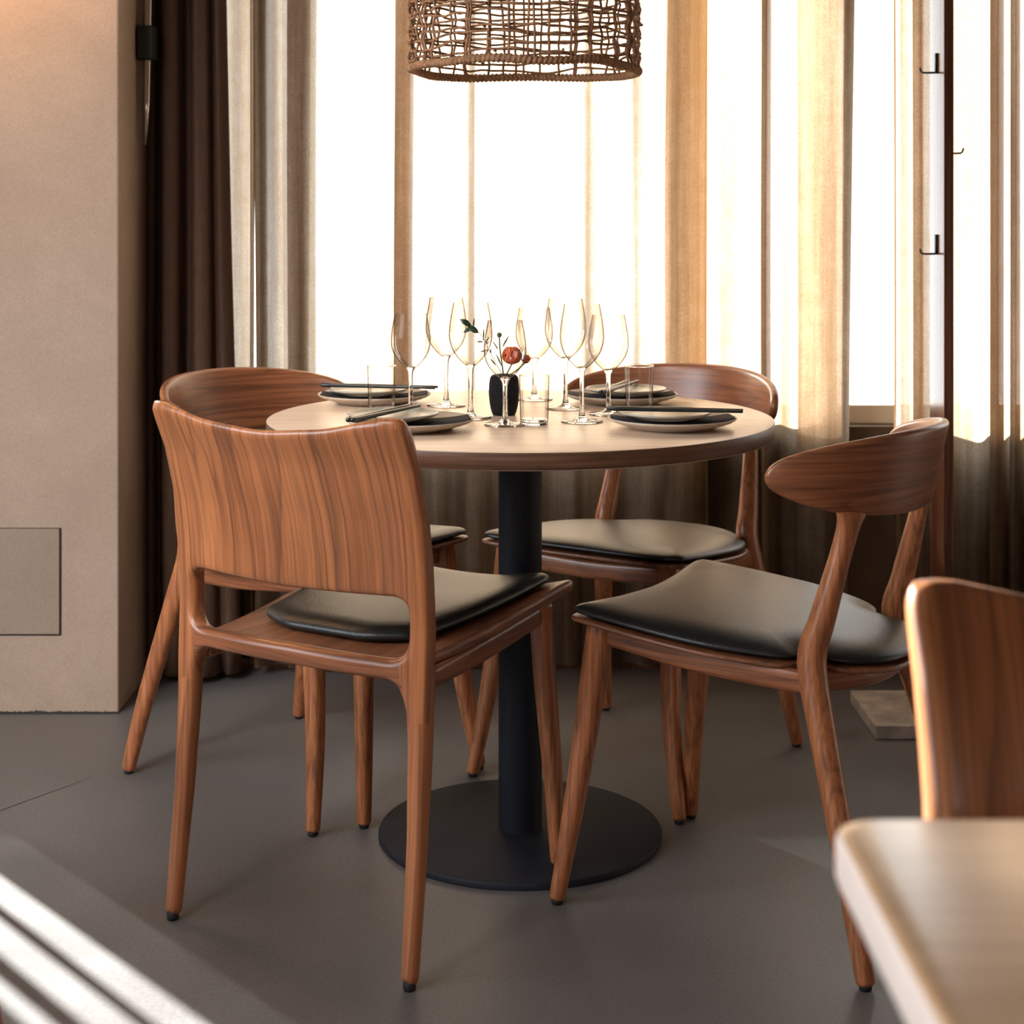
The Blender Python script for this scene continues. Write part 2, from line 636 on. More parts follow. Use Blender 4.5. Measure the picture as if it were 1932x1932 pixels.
def round_poly(pts, radii, n=7):
    """polygon with filleted corners"""
    out = []
    m = len(pts)
    if not isinstance(radii, (list, tuple)):
        radii = [radii] * m
    for i in range(m):
        p = np.array(pts[i], float)
        a = np.array(pts[i - 1], float) - p
        b = np.array(pts[(i + 1) % m], float) - p
        la, lb = np.linalg.norm(a), np.linalg.norm(b)
        a /= la; b /= lb
        r = radii[i]
        if r <= 0:
            out.append(tuple(p)); continue
        ang = math.acos(max(-1, min(1, float(a @ b))))
        tl = min(r / math.tan(ang / 2), la * 0.5, lb * 0.5)
        p0, p1 = p + a * tl, p + b * tl
        for k in range(n + 1):
            t = k / n
            q = (1 - t) ** 2 * p0 + 2 * t * (1 - t) * p + t * t * p1
            out.append(tuple(q))
    return out


def smooth_loop(pts, n=8):
    P = [np.array(p, float) for p in pts]
    m = len(P)
    out = []
    for i in range(m):
        a, b, c, d = P[i - 1], P[i], P[(i + 1) % m], P[(i + 2) % m]
        for k in range(n):
            t = k / n
            out.append(tuple(0.5 * ((2 * b) + (-a + c) * t + (2 * a - 5 * b + 4 * c - d) * t * t + (-a + 3 * b - 3 * c + d) * t ** 3)))
    return out


def inside(px, py, loops):
    c = np.zeros(len(px), bool)
    for Lp in loops:
        x0, y0 = Lp[:, 0], Lp[:, 1]
        x1, y1 = np.roll(x0, -1), np.roll(y0, -1)
        for i in range(len(Lp)):
            cond = (y0[i] > py) != (y1[i] > py)
            if not cond.any():
                continue
            xi = (x1[i] - x0[i]) * (py - y0[i]) / (y1[i] - y0[i] + 1e-15) + x0[i]
            c ^= cond & (px < xi)
    return c


def dist_loops(P, loops):
    best = np.full(len(P), 1e9)
    for Lp in loops:
        A = Lp
        B = np.roll(Lp, -1, axis=0)
        for a, b in zip(A, B):
            ab = b - a
            t = np.clip(((P - a) @ ab) / (ab @ ab + 1e-15), 0, 1)
            q = a + t[:, None] * ab
            best = np.minimum(best, np.hypot(*(P - q).T))
    return best


def plate(outline, mapfn, holes=(), step=0.006, grid=0.012, er=0.01, rings=(0.08, 0.28, 0.6, 1.0)):
    """closed solid from a 2D outline. mapfn(u, v, side, k) -> 3D with k = 0 at the rim .. 1 inside (quarter-round profile)"""
    loops = [resample_loop(l, step) for l in [outline] + list(holes)]
    pts = [l for l in loops]
    base = sum(len(l) for l in loops)
    cand = []
    for l in loops:
        nx = np.roll(l, -1, axis=0) - np.roll(l, 1, axis=0)
        nrm = np.stack([-nx[:, 1], nx[:, 0]], 1)
        nrm /= np.linalg.norm(nrm, axis=1)[:, None] + 1e-12
        for q in rings:
            for sgn in (1, -1):
                c = l + nrm * er * q * sgn
                ok = inside(c[:, 0], c[:, 1], loops)
                c = c[ok]
                if len(c):
                    dd = dist_loops(c, loops)
                    cand.append(c[dd > er * q * 0.93])
    allp = np.vstack(loops)
    mn, mx = allp.min(0), allp.max(0)
    gx, gy = np.meshgrid(np.arange(mn[0], mx[0], grid), np.arange(mn[1], mx[1], grid))
    g = np.stack([gx.ravel(), gy.ravel()], 1)
    g = g[inside(g[:, 0], g[:, 1], loops)]
    if len(g):
        dd = dist_loops(g, loops)
        g = g[dd > er + grid * 0.45]
        cand.append(g)
    P = np.vstack(pts + cand)
    edges = []
    n = 0
    for l in loops:
        m = len(l)
        edges += [(n + i, n + (i + 1) % m) for i in range(m)]
        n += m
    res = delaunay_2d_cdt([Vector(p) for p in P], edges, [], 0, 1e-7)
    vv = np.array([tuple(v) for v in res[0]])
    tris = [t for t in res[2]]
    cen = np.array([vv[list(t)].mean(0) for t in tris])
    ins = inside(cen[:, 0], cen[:, 1], loops)
    tris = [t for t, k in zip(tris, ins) if k]
    dd = dist_loops(vv, loops)
    rim = dd < 1e-5
    k = np.clip(dd / er, 0, 1)
    prof = np.sqrt(np.clip(1 - (1 - k) ** 2, 0, 1))
    V = []
    top, bot = {}, {}
    used = sorted({i for t in tris for i in t})
    for i in used:
        u, v = vv[i]
        if rim[i]:
            V.append(mapfn(u, v, 1, 0.0))
            top[i] = bot[i] = len(V) - 1
        else:
            V.append(mapfn(u, v, 1, float(prof[i]))); top[i] = len(V) - 1
            V.append(mapfn(u, v, -1, float(prof[i]))); bot[i] = len(V) - 1
    Fs = []
    for t in tris:
        Fs.append(tuple(top[i] for i in t))
        Fs.append(tuple(bot[i] for i in reversed(t)))
    return V, Fs


def split_obj(V, Fs, specs, parent):
    """specs: list of (name, material, test(centroid)); every part keeps the normals of the whole"""
    me = bpy.data.meshes.new('tmp')
    me.from_pydata([tuple(v) for v in V], [], Fs)
    me.update()
    bm = bmesh.new(); bm.from_mesh(me)
    bmesh.ops.recalc_face_normals(bm, faces=bm.faces)
    bm.normal_update()
    nrm = [v.normal.copy() for v in bm.verts]
    faces = [tuple(v.index for v in f.verts) for f in bm.faces]
    cents = [f.calc_center_median() for f in bm.faces]
    bm.free()
    bpy.data.meshes.remove(me)
    out = []
    taken = [False] * len(faces)
    for name, mat, test in specs:
        sel = []
        for i, (f, c) in enumerate(zip(faces, cents)):
            if not taken[i] and test(c):
                sel.append(f); taken[i] = True
        idx = sorted({i for f in sel for i in f})
        mp = {j: k for k, j in enumerate(idx)}
        o = obj(name, [V[j] for j in idx], [tuple(mp[i] for i in f) for f in sel], mat, parent)
        o.data.normals_split_custom_set_from_vertices([nrm[j] for j in idx])
        out.append(o)
    return out


def fix_normals(o):
    bm = bmesh.new(); bm.from_mesh(o.data)
    bmesh.ops.recalc_face_normals(bm, faces=bm.faces)
    bm.to_mesh(o.data); bm.free()
    return o


def sstep(a, b, x):
    t = max(0.0, min(1.0, (x - a) / (b - a)))
    return t * t * (3 - 2 * t)


def lerp_tab(tab, x):
    return float(np.interp(x, [t[0] for t in tab], [t[1] for t in tab]))


# ------------------------------------------------------------------ the room
# the floor carries its saw-cut joint as a fine groove
fl = obj('floor', [(-3.3, -2.2, 0), (3.3, -2.2, 0), (3.3, 4.5, 0), (-3.3, 4.5, 0)], [(0, 1, 2, 3)], M['floor'], smooth=False, kind='structure')
H = 2.9
YW = 3.99
boxes('ceiling', [(-3.3, 3.3, -2.2, 4.5, H, H + 0.1)], M['ceiling'], kind='structure')
# left wall with a window opening
boxes('wall_left', [(-3.3, -3.2, -2.2, 0.0, 0, H), (-3.3, -3.2, 2.0, 4.5, 0, H), (-3.3, -3.2, 0.0, 2.0, 0, 0.95), (-3.3, -3.2, 0.0, 2.0, 2.5, H)], M['back'], kind='structure')
boxes('wall_right', [(3.2, 3.3, -2.2, 4.5, 0, H)], M['back'], kind='structure')
boxes('wall_rear', [(-3.3, 3.3, -2.3, -2.2, 0, H)], M['back'], kind='structure')
# window wall: parapet, head, piers
YW = 3.99      # inner face of the parapet
SILL = 0.584
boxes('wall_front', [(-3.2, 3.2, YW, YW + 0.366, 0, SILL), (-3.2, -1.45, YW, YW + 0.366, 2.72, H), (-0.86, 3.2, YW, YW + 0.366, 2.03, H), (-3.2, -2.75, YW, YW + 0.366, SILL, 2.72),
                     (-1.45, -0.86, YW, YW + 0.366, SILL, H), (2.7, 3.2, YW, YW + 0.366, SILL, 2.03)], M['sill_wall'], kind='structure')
# plaster pier standing in front of it, with the groove of an access hatch
PX, PY = -0.867, 3.62
hx, hz0, hz1 = -0.9965, 0.175, 0.407
boxes('wall_pier', [(-1.5, PX, PY, YW - 0.0005, 0, H)], M['plaster'], bevel=0.004, kind='structure')
hatch = thing('access_panel', 'flush painted access panel set low in the plaster pier', 'panel', (hx - 0.17, PY, (hz0 + hz1) / 2))
boxes('door', [(-0.17, 0.17, -0.004, -0.0005, hz0 - (hz0 + hz1) / 2, hz1 - (hz0 + hz1) / 2)], M['hatch'], hatch, bevel=0.001)
g = 0.0016
hh = (hz1 - hz0) / 2
boxes('gap_seal', [(-0.17 - g, 0.17 + g, -0.002, -0.0004, -hh - 2 * g, -hh), (-0.17 - g, 0.17 + g, -0.002, -0.0004, hh, hh + g), (0.17, 0.17 + 2 * g, -0.002, -0.0004, -hh - g, hh + g), (-0.17 - g, -0.17, -0.002, -0.0004, -hh, hh)], M['rubber'], hatch)
# ragged joint where pier and floor meet
rng = random.Random(3)
pts_t, pts_b = [], []
nn = 260
for i in range(nn + 1):
    x = -1.5 + (PX + 1.5) * i / nn
    pts_t.append((x, PY - 0.003, 0.003 + 0.007 * max(0, noise.noise(Vector((x * 14, 1, 0)))) + 0.003 * rng.random()))
    pts_b.append((x, PY - 0.007, 0.0008))
V = pts_t + pts_b
Fs = [(i, i + 1, nn + 2 + i, nn + 1 + i) for i in range(nn)]
o = obj('trim_1', V, Fs, M['rubber'], smooth=False, kind='structure')


# joint in the concrete
obj('trim_2', [(-1.2025, 2.651, 0.0006), (-1.1975, 2.649, 0.0006), (-0.8195, 3.2065, 0.0006), (-0.8205, 3.2075, 0.0006)], [(0, 1, 2, 3)], M['joint'], smooth=False, kind='structure')


def window(n, x0, x1, muls, z1):
    z0 = SILL
    y0, y1 = YW + 0.05, YW + 0.11
    w = 0.055
    bl = [(x0, x1, y0, y1, z0, z0 + 0.048), (x0, x1, y0, y1, z1 - w, z1), (x0, x0 + w, y0, y1, z0 + 0.048, z1 - w), (x1 - w, x1, y0, y1, z0 + 0.048, z1 - w)]
    for mx_ in muls:
        bl.append((mx_ - 0.03, mx_ + 0.03, y0, y1, z0 + 0.048, z1 - w))
    fr = boxes('window_%d' % n, bl, M['frame'], bevel=0.004, kind='structure')
    boxes('pane', [(x0 + w, x1 - w, y0 + 0.025, y0 + 0.031, z0 + 0.048, z1 - w)], M['pane'], fr)
    return fr


window(1, -0.86, 2.7, [1.62], 2.03)
window(2, -2.75, -1.45, [], 2.72)
# opening frames of the other windows of the room
boxes('window_3', [(-3.28, -3.22, -0.0, 2.0, 0.95, 1.01), (-3.28, -3.22, 0.0, 2.0, 2.44, 2.5), (-3.28, -3.22, 0, 0.06, 1.01, 2.44), (-3.28, -3.22, 1.94, 2.0, 1.01, 2.44)], M['frame'], kind='structure')
boxes('baseboard_front', [(-0.86, 3.2, YW - 0.015, YW, 0, 0.07)], M['walnut'], kind='structure')

# ------------------------------------------------------------------ curtains
YC = 3.92


def wx(px, Y=YC):
    return (px - 966) / F * Y


def curtain(name, path, z0, z1, mat, label, top_path=None, rows=26, group=None, wob=0.012, seed=1, thick=0.0):
    """path: list of (x, y) in plan at the hem; top_path the same at the rail. Smooth, with a light drift downwards"""
    A = catmull(path, 6)
    B = catmull(top_path, 6) if top_path else A
    V, Fs = [], []
    n = len(A)
    for j in range(rows + 1):
        t = j / rows
        z = z0 + (z1 - z0) * t
        for i in range(n):
            s = t
            x = A[i][0] * (1 - s) + B[i][0] * s
            y = A[i][1] * (1 - s) + B[i][1] * s
            q = noise.noise(Vector((x * 9 + seed * 3.1, z * 0.8, seed))) * wob * (1 - 0.55 * t)
            q2 = noise.noise(Vector((x * 25 + seed * 7.7, z * 0.6, seed + 5))) * wob * 0.4
            V.append((x + q * 0.7, y + q + q2, z))
    for j in range(rows):
        for i in range(n - 1):
            a = j * n + i
            Fs.append((a, a + 1, a + n + 1, a + n))
    o = obj(name, V, Fs, mat)
    if thick:
        md = o.modifiers.new('solid', 'SOLIDIFY')
        md.thickness = thick
    return tag(o, label, 'curtain', group)


def fold_path(p0, p1, folds, y0, amp, pitch, seed):
    """plan path from pixel p0 to p1 with soft pleats; folds: (pa, pb) where cloth doubles back (three layers)"""
    r = random.Random(seed)
    pts = []
    x = wx(p0)
    end = wx(p1)
    fl_ = sorted([(wx(a), wx(b)) for a, b in folds])
    s = 1
    while x < end:
        if fl_ and x >= fl_[0][0] - pitch * 0.35:
            a, b = fl_.pop(0)
            dd = 0.012 + 0.006 * r.random()
            pts += [(a, y0 + s * dd * 0.6), ((a + b) / 2, y0 + dd), (b, y0 + dd * 0.7), (b + 0.003, y0), ((a + b) / 2, y0 - dd * 0.3), (a - 0.003, y0 - dd), (a, y0 - dd * 1.7), ((a + b) / 2, y0 - dd * 1.9), (b + 0.004, y0 - dd)]
            x = b + 0.004 + pitch * 0.6
            continue
        pts.append((x, y0 + s * amp * (0.5 + r.random())))
        s = -s
        x += pitch * (0.6 + 0.8 * r.random())
    pts.append((end, y0))
    return pts


p = fold_path(481, 1335, [(484, 499), (548, 581), (749, 770)], YC, 0.011, 0.05, 5)
curtain('sheer_curtain', p, 0.025, 2.70, M['sheer'], 'widest pleated linen sheer curtain, glowing behind the round table and pendant', seed=1)
p = fold_path(1226, 1588, [(1442, 1450)], YC + 0.045, 0.011, 0.05, 15)
curtain('sheer_curtain', p, 0.025, 2.70, M['sheer'], 'linen sheer curtain overlapping the widest one, above the shell back chair behind the table', seed=2)
p = fold_path(1507, 1590, [], YC + 0.01, 0.008, 0.05, 25) + [(wx(1592), YC + 0.025), (wx(1607), YC + 0.02), (wx(1590), YC + 0.01), (wx(1607), YC), (wx(1590), YC - 0.01), (wx(1605), YC - 0.018)]
pt = [(a if a < wx(1589) else wx(1589) + (a - wx(1589)) * 1.6 + 0.010, b) for a, b in p]
p = [(a if a < wx(1589) else wx(1587) + (a - wx(1589)) * 0.35, b) for a, b in p]
curtain('sheer_curtain', p, 0.025, 2.70, M['sheer'], 'narrow sheer with a dark gathered edge, left of the open window gap', top_path=pt, seed=3, wob=0.006)
p = fold_path(1700, 2350, [(1722, 1738), (1866, 1882), (1905, 1915), (1960, 1980), (2050, 2080), (2200, 2230)], YC, 0.016, 0.05, 9)
p = [(wx(1687), YC - 0.02), (wx(1697), YC - 0.008), (wx(1687), YC + 0.004), (wx(1698), YC + 0.012)] + p
curtain('sheer_curtain', p, 0.025, 2.70, M['sheer'], 'linen sheer curtain behind the walnut coat stand at right', seed=4)
# narrow sheer beside the brown drape
p = [(wx(395), YC + 0.05), (wx(410), YC + 0.06), (wx(430), YC + 0.045), (wx(450), YC + 0.055), (wx(462), YC + 0.05), (wx(474), YC + 0.04), (wx(477), YC + 0.02), (wx(470), YC + 0.02), (wx(476), YC + 0.01)]
curtain('sheer_curtain', p, 0.025, 2.70, M['sheer'], 'narrow greyish sheer curtain strip beside the brown drape', seed=6, wob=0.006)
# brown drape
YD = YC - 0.06


def wd(px):
    return (px - 966) / F * YD


hem = [(wd(262), YD + 0.06), (wd(272), YD + 0.03), (wd(284), YD + 0.02), (wd(292), YD + 0.05), (wd(312), YD - 0.015), (wd(340), YD - 0.02), (wd(352), YD + 0.03), (wd(362), YD + 0.02), (wd(380), YD - 0.03), (wd(405), YD - 0.02), (wd(415), YD + 0.015), (wd(430), YD - 0.01), (wd(447), YD + 0.005), (wd(452), YD + 0.03)]
top = [(wd(262), YD + 0.06), (wd(272), YD + 0.04), (wd(286), YD + 0.03), (wd(294), YD + 0.05), (wd(305), YD - 0.01), (wd(330), YD - 0.02), (wd(342), YD + 0.03), (wd(352), YD + 0.02), (wd(362), YD - 0.02), (wd(378), YD - 0.02), (wd(385), YD + 0.015), (wd(395), YD - 0.01), (wd(401), YD + 0.005), (wd(404), YD + 0.03)]
curtain('drape', hem, 0.02, 2.70, M['drape'], 'heavy dark brown drape hanging beside the plaster pier', top_path=top, seed=8, wob=0.008, thick=0.003)
# curtains of the bay left of the pier, with the gaps the sun comes through
for a, b, lab in ((-2.378, -2.115, 'sheer curtain between the two sun gaps in the bay beyond the pier'), (-2.079, -2.055, None), (-1.968, -1.958, None), (-1.872, -1.51, 'sheer curtain next to the pier in the bay beyond it')):
    k = max(3, int((b - a) / 0.04))
    p = [(a + (b - a) * i / k, YC + (0.012 if i % 2 else -0.012)) for i in range(k + 1)]
    curtain('sheer_curtain', p, 0.025, 2.70, M['drape'] if lab is None else M['sheer'], lab or ('thin drape strip hanging in the sun gap, nearer the left wall' if a < -2.05 else 'thin drape strip hanging in the sun gap, nearer the pier'), seed=int(-a * 10), wob=0.004)
# rail
tag(obj('curtain_rail', *tube([(-3.1, YC, 2.72), (3.1, YC, 2.72)], 0.012), M['hook']), 'black curtain rail above the window', 'rail')

# tube with a black clamp in the dark corner beside the pier
tp = thing('standing_pipe', 'polished hanging pipe held by a black clamp in the corner beside the pier', 'pipe', (-0.842, 3.80, 0))
obj('tube', *tube([(-0.006, 0, 1.26), (-0.003, 0, 1.36), (0, 0, 1.6), (0, 0, 2.89)], [0.003, 0.008, 0.010, 0.010], 14), M['chrome'], tp)
boxes('clamp', [(-0.024, 0.020, -0.02, 0.02, 1.455, 1.535)], M['hook'], tp, bevel=0.005)

# ------------------------------------------------------------------ chair with panel back
def make_chair_panel(loc, rz, label):
    t = thing('dining_chair', label, 'chair', loc, rz, None)

    # back frame: panel, uprights, rear rail and rear legs are one sculpted piece
    def yb(z):
        return lerp_tab([(0, -0.243), (0.2, -0.219), (0.42, -0.203), (0.5, -0.199), (0.6, -0.203), (0.66, -0.212), (0.74, -0.236), (0.82, -0.275)], z)

    def surf(x, z):
        B = lerp_tab([(0, 0.0), (0.34, 0.0), (0.41, 0.024), (0.55, 0.034), (0.8, 0.047)], z)
        return yb(z) - B * max(0.0, 1 - (abs(x) / 0.236) ** 2.2)

    def half_th(x, z):
        a = sstep(0.15, 0.222, abs(x))
        e = lerp_tab([(0, 0.012), (0.4, 0.0165), (0.6, 0.018), (0.82, 0.012)], z)
        c = lerp_tab([(0, 0.012), (0.47, 0.013), (0.55, 0.0085), (0.82, 0.007)], z)
        return c + (e - c) * a

    def mp(u, v, side, k):
        x, z = u, v
        y = surf(x, z)
        dx = (surf(x + 0.002, z) - surf(x - 0.002, z)) / 0.004
        dz = (surf(x, z + 0.002) - surf(x, z - 0.002)) / 0.004 if 0.01 < z < 0.81 else 0.08
        n = Vector((-dx, 1, -dz)).normalized()
        h = half_th(x, z) * k * side
        return (x + n.x * h, y + n.y * h, z + n.z * h)

    out = [(-0.237, 0.008), (-0.237, 0.22), (-0.238, 0.40), (-0.237, 0.52), (-0.236, 0.62), (-0.236, 0.70), (-0.238, 0.79), (-0.234, 0.812), (-0.205, 0.812),
           (-0.12, 0.792), (0, 0.782), (0.12, 0.792), (0.205, 0.812), (0.234, 0.812), (0.238, 0.79), (0.236, 0.70), (0.236, 0.62), (0.237, 0.52), (0.238, 0.40), (0.237, 0.22), (0.237, 0.008),
           (0.212, 0.008), (0.206, 0.22), (0.200, 0.385), (0.186, 0.425), (0, 0.427), (-0.186, 0.425), (-0.200, 0.385), (-0.206, 0.22), (-0.212, 0.008)]
    rad = [0.006, 0.3, 0.3, 0.3, 0.3, 0.25, 0.05, 0.014, 0.06, 0.3, 0.4, 0.3, 0.06, 0.014, 0.05, 0.25, 0.3, 0.3, 0.3, 0.3, 0.006,
           0.006, 0.3, 0.05, 0.04, 0.6, 0.04, 0.05, 0.3, 0.006]
    outl = round_poly(out, rad)
    hole = round_poly([(-0.202, 0.455), (-0.203, 0.547), (0, 0.5435), (0.203, 0.547), (0.202, 0.455), (0, 0.4585)], [0.034, 0.024, 0.6, 0.024, 0.034, 0.6])
    V, Fs = plate(outl, mp, [hole], step=0.006, grid=0.013, er=0.0105)
    parts = split_obj(V, Fs, [
        ('leg', M['teak_v'], lambda c: c.z < 0.372 and c.x < 0),
        ('leg', M['teak_v'], lambda c: c.z < 0.372 and c.x > 0),
        ('rear_rail', M['teak_h'], lambda c: c.z < 0.462 and abs(c.x) < 0.196),
        ('backrest', M['teak_v'], lambda c: True)], t)
    for o, sx in zip(parts[:2], (-1, 1)):
        v, f = lathe([(0, 0.0), (0.0085, 0.0), (0.0095, 0.004), (0.0095, 0.016), (0, 0.016)], 16)
        obj('foot_pad', shift(v, (sx * 0.2245, -0.243, 0)), f, M['rubber'], o)
    # front legs
    for sx in (-1, 1):
        zf = 0.012 if sx > 0 else 0.0      # this foot stands on the round base of the table
        v, f = loft([(sx * 0.200, 0.222, 0.0115 + zf, 0.0125, 0.0125), (sx * 0.195, 0.215, 0.16, 0.0155, 0.0155), (sx * 0.187, 0.203, 0.32, 0.018, 0.018), (sx * 0.182, 0.196, 0.449, 0.019, 0.019)], 5, 24, 2.4)
        l = fix_normals(obj('leg', v, f, M['teak_v2'], t))
        v, f = lathe([(0, 0.0), (0.0085, 0.0), (0.0095, 0.004), (0.0095, 0.014), (0, 0.014)], 16)
        obj('foot_pad', shift(v, (sx * 0.200, 0.222, zf)), f, M['rubber'], l)

    # seat board, scooped: front corners and sides rise
    def sz(x, y):
        return 0.437 + 0.030 * (abs(x) / 0.2) ** 2 * sstep(-0.2, 0.25, y) + 0.006 * sstep(0.1, 0.26, y) - 0.012 * sstep(0.0, -0.2, y) * 0

    def mseat(u, v, side, k):
        z = sz(u, v)
        return (u, v, z + (0.011 if side > 0 else -0.011) * k)
    so = round_poly([(-0.19, -0.200), (-0.207, 0.0), (-0.218, 0.262), (0, 0.275), (0.218, 0.262), (0.207, 0.0), (0.19, -0.200), (0.09, -0.222), (0, -0.228), (-0.09, -0.222)], [0.004, 0.4, 0.03, 0.5, 0.03, 0.4, 0.004, 0.2, 0.3, 0.2])
    V, Fs = plate(so, mseat, step=0.008, grid=0.018, er=0.009)
    fix_normals(obj('seat', V, Fs, M['teak_seat'], t))
    # side and front rails
    for sx in (-1, 1):
        V, Fs = loft([(sx * 0.20, -0.19, 0.414, 0.010, 0.014), (sx * 0.192, 0.0, 0.422, 0.010, 0.017), (sx * 0.183, 0.20, 0.438, 0.010, 0.016)], 5, 16, 3.2, ref=(0, 0, 1))
        fix_normals(obj('side_rail', V, Fs, M['teak_seat'], t))
    V, Fs = loft([(-0.18, 0.196, 0.436, 0.010, 0.015), (0, 0.2, 0.418, 0.010, 0.017), (0.18, 0.196, 0.436, 0.010, 0.015)], 5, 16, 3.2, ref=(0, 0, 1))
    fix_normals(obj('front_rail', V, Fs, M['teak_h'], t))

    # leather pad
    def mpad(u, v, side, k):
        z = sz(u, v) + 0.0115
        if side > 0:
            crown = 0.004 * max(0, 1 - (u / 0.17) ** 2 - ((v - 0.05) / 0.2) ** 2)
            return (u, v, z + 0.011 + (0.015 + crown) * k)
        return (u, v, z + 0.011 - 0.011 * k)
    po = round_poly([(-0.150, -0.115), (-0.172, 0.02), (-0.188, 0.245), (0, 0.258), (0.188, 0.245), (0.172, 0.02), (0.150, -0.115), (0.08, -0.155), (-0.08, -0.155)], [0.05, 0.4, 0.045, 0.6, 0.045, 0.4, 0.05, 0.09, 0.09])
    V, Fs = plate(po, mpad, step=0.008, grid=0.016, er=0.036, rings=(0.04, 0.14, 0.3, 0.55, 1.0))
    fix_normals(obj('cushion', V, Fs, M['leather'], t))
    return t


def yaw(fx, fy):
    return math.atan2(-fx, fy)


front = make_chair_panel((-0.21, 2.65, 0), yaw(0.521, 0.853), 'teak chair with tall solid panel back and slot, front left of round table')
dup(front, (0.547, 1.005, 0), PI + 0.02, 'chair with bright rimmed rounded back, behind the blurred foreground table')


# ------------------------------------------------------------------ chair with curved shell back
def make_chair_shell(loc, rz, label):
    t = thing('dining_chair', label, 'chair', loc, rz, None)
    R = 0.272

    # backrest shell
    def mb(u, v, side, k):
        a = u / R
        lean = (v - 0.70) * 0.22
        tt = 0.0085 * k * side
        rr = R + tt
        x = rr * math.sin(a)
        y = 0.020 - rr * math.cos(a) - lean
        return (x, y, v)
    bo = smooth_loop([(-0.305, 0.718), (-0.285, 0.742), (-0.22, 0.761), (-0.12, 0.774), (0, 0.778), (0.12, 0.774), (0.22, 0.761), (0.285, 0.742), (0.305, 0.718), (0.287, 0.693), (0.22, 0.668), (0.13, 0.652), (0, 0.645), (-0.13, 0.652), (-0.22, 0.668), (-0.287, 0.693)], 8)
    V, Fs = plate(bo, mb, step=0.007, grid=0.014, er=0.0085)
    fix_normals(obj('backrest', V, Fs, M['teak_h'], t))
    # rear legs run on as uprights and carry the shell
    for sx in (-1, 1):
        v, f = loft([(sx * 0.228, -0.250, 0.0115, 0.0135, 0.0135), (sx * 0.212, -0.217, 0.15, 0.0165, 0.0165), (sx * 0.185, -0.168, 0.33, 0.0195, 0.0195), (sx * 0.168, -0.142, 0.435, 0.021, 0.0215),
                     (sx * 0.163, -0.157, 0.50, 0.0190, 0.0190), (sx * 0.156, -0.181, 0.59, 0.0160, 0.0150), (sx * 0.152, -0.1925, 0.636, 0.0185, 0.0120), (sx * 0.150, -0.1975, 0.662, 0.027, 0.0080), (sx * 0.150, -0.2015, 0.684, 0.026, 0.005)], 5, 24, 2.3, ref=(sx * 0.55, -0.83, 0))
        l = fix_normals(obj('leg', v, f, M['teak_v2'], t))
        v, f = lathe([(0, 0.0), (0.0085, 0.0), (0.0095, 0.004), (0.0095, 0.014), (0, 0.014)], 16)
        obj('foot_pad', shift(v, (sx * 0.228, -0.250, 0)), f, M['rubber'], l)
    for sx in (-1, 1):
        v, f = loft([(sx * 0.226, 0.268, 0.0115, 0.0125, 0.0125), (sx * 0.203, 0.250, 0.16, 0.0165, 0.0165), (sx * 0.188, 0.230, 0.32, 0.020, 0.020), (sx * 0.179, 0.215, 0.447, 0.0215, 0.0215)], 5, 24, 2.3)
        l = fix_normals(obj('leg', v, f, M['teak_v2'], t))
        v, f = lathe([(0, 0.0), (0.0085, 0.0), (0.0095, 0.004), (0.0095, 0.014), (0, 0.014)], 16)
        obj('foot_pad', shift(v, (sx * 0.226, 0.268, 0)), f, M['rubber'], l)

    halfo = [(0, 0.232), (0.10, 0.240), (0.165, 0.249), (0.214, 0.250), (0.228, 0.216), (0.234, 0.10), (0.226, 0.0), (0.196, -0.085), (0.178, -0.110), (0.150, -0.122), (0.142, -0.150), (0.128, -0.190), (0.075, -0.230), (0, -0.242)]

    def outline(sc=1.0, dy=0.0):
        pts = [(x * sc, y * sc + dy) for x, y in halfo]
        lo = pts + [(-x, y) for x, y in reversed(pts[1:-1])]
        return smooth_loop(lo, 6)

    def base(x, y):
        # the seat falls towards the back; its front edge dips between the corners
        return 0.4215 + (y + 0.2) * 0.090 - 0.007 * (1 - (x / 0.22) ** 2) * sstep(0.0, 0.24, y)

    def mply(u, v, side, k):
        return (u, v, base(u, v) - 0.0045 + side * 0.0042 * k)
    V, Fs = plate(outline(1.0), mply, step=0.008, grid=0.02, er=0.0045)
    fix_normals(obj('seat', V, Fs, M['teak_seat'], t))

    def mpad(u, v, side, k):
        z = base(u, v)
        if side > 0:
            # leather pulled in where the uprights pass
            dent = 0.0
            for sx in (-1, 1):
                d = math.hypot(u - sx * 0.160, v + 0.140)
                dent += 0.010 * math.exp(-(d / 0.04) ** 2)
            cr = 0.007 * max(0, 1 - (u / 0.22) ** 2 - (v / 0.25) ** 2)
            return (u, v, z + 0.008 + (0.0155 + cr - dent) * k)
        return (u, v, z + 0.008 - 0.008 * k)
    V, Fs = plate(outline(0.985, 0.001), mpad, step=0.008, grid=0.015, er=0.055, rings=(0.03, 0.1, 0.22, 0.4, 0.65, 1.0))
    fix_normals(obj('cushion', V, Fs, M['leather'], t))

    # rails below the seat
    for sx in (-1, 1):
        V, Fs = loft([(sx * 0.172, -0.145, 0.403, 0.010, 0.017), (sx * 0.188, 0.03, 0.414, 0.010, 0.019), (sx * 0.180, 0.205, 0.430, 0.010, 0.018)], 5, 16, 3.2, ref=(0, 0, 1))
        fix_normals(obj('side_rail', V, Fs, M['teak_h'], t))
    V, Fs = loft([(-0.175, 0.212, 0.430, 0.010, 0.018), (0, 0.210, 0.422, 0.010, 0.018), (0.175, 0.212, 0.430, 0.010, 0.018)], 5, 16, 3.2, ref=(0, 0, 1))
    fix_normals(obj('front_rail', V, Fs, M['teak_h'], t))
    z = 0.400
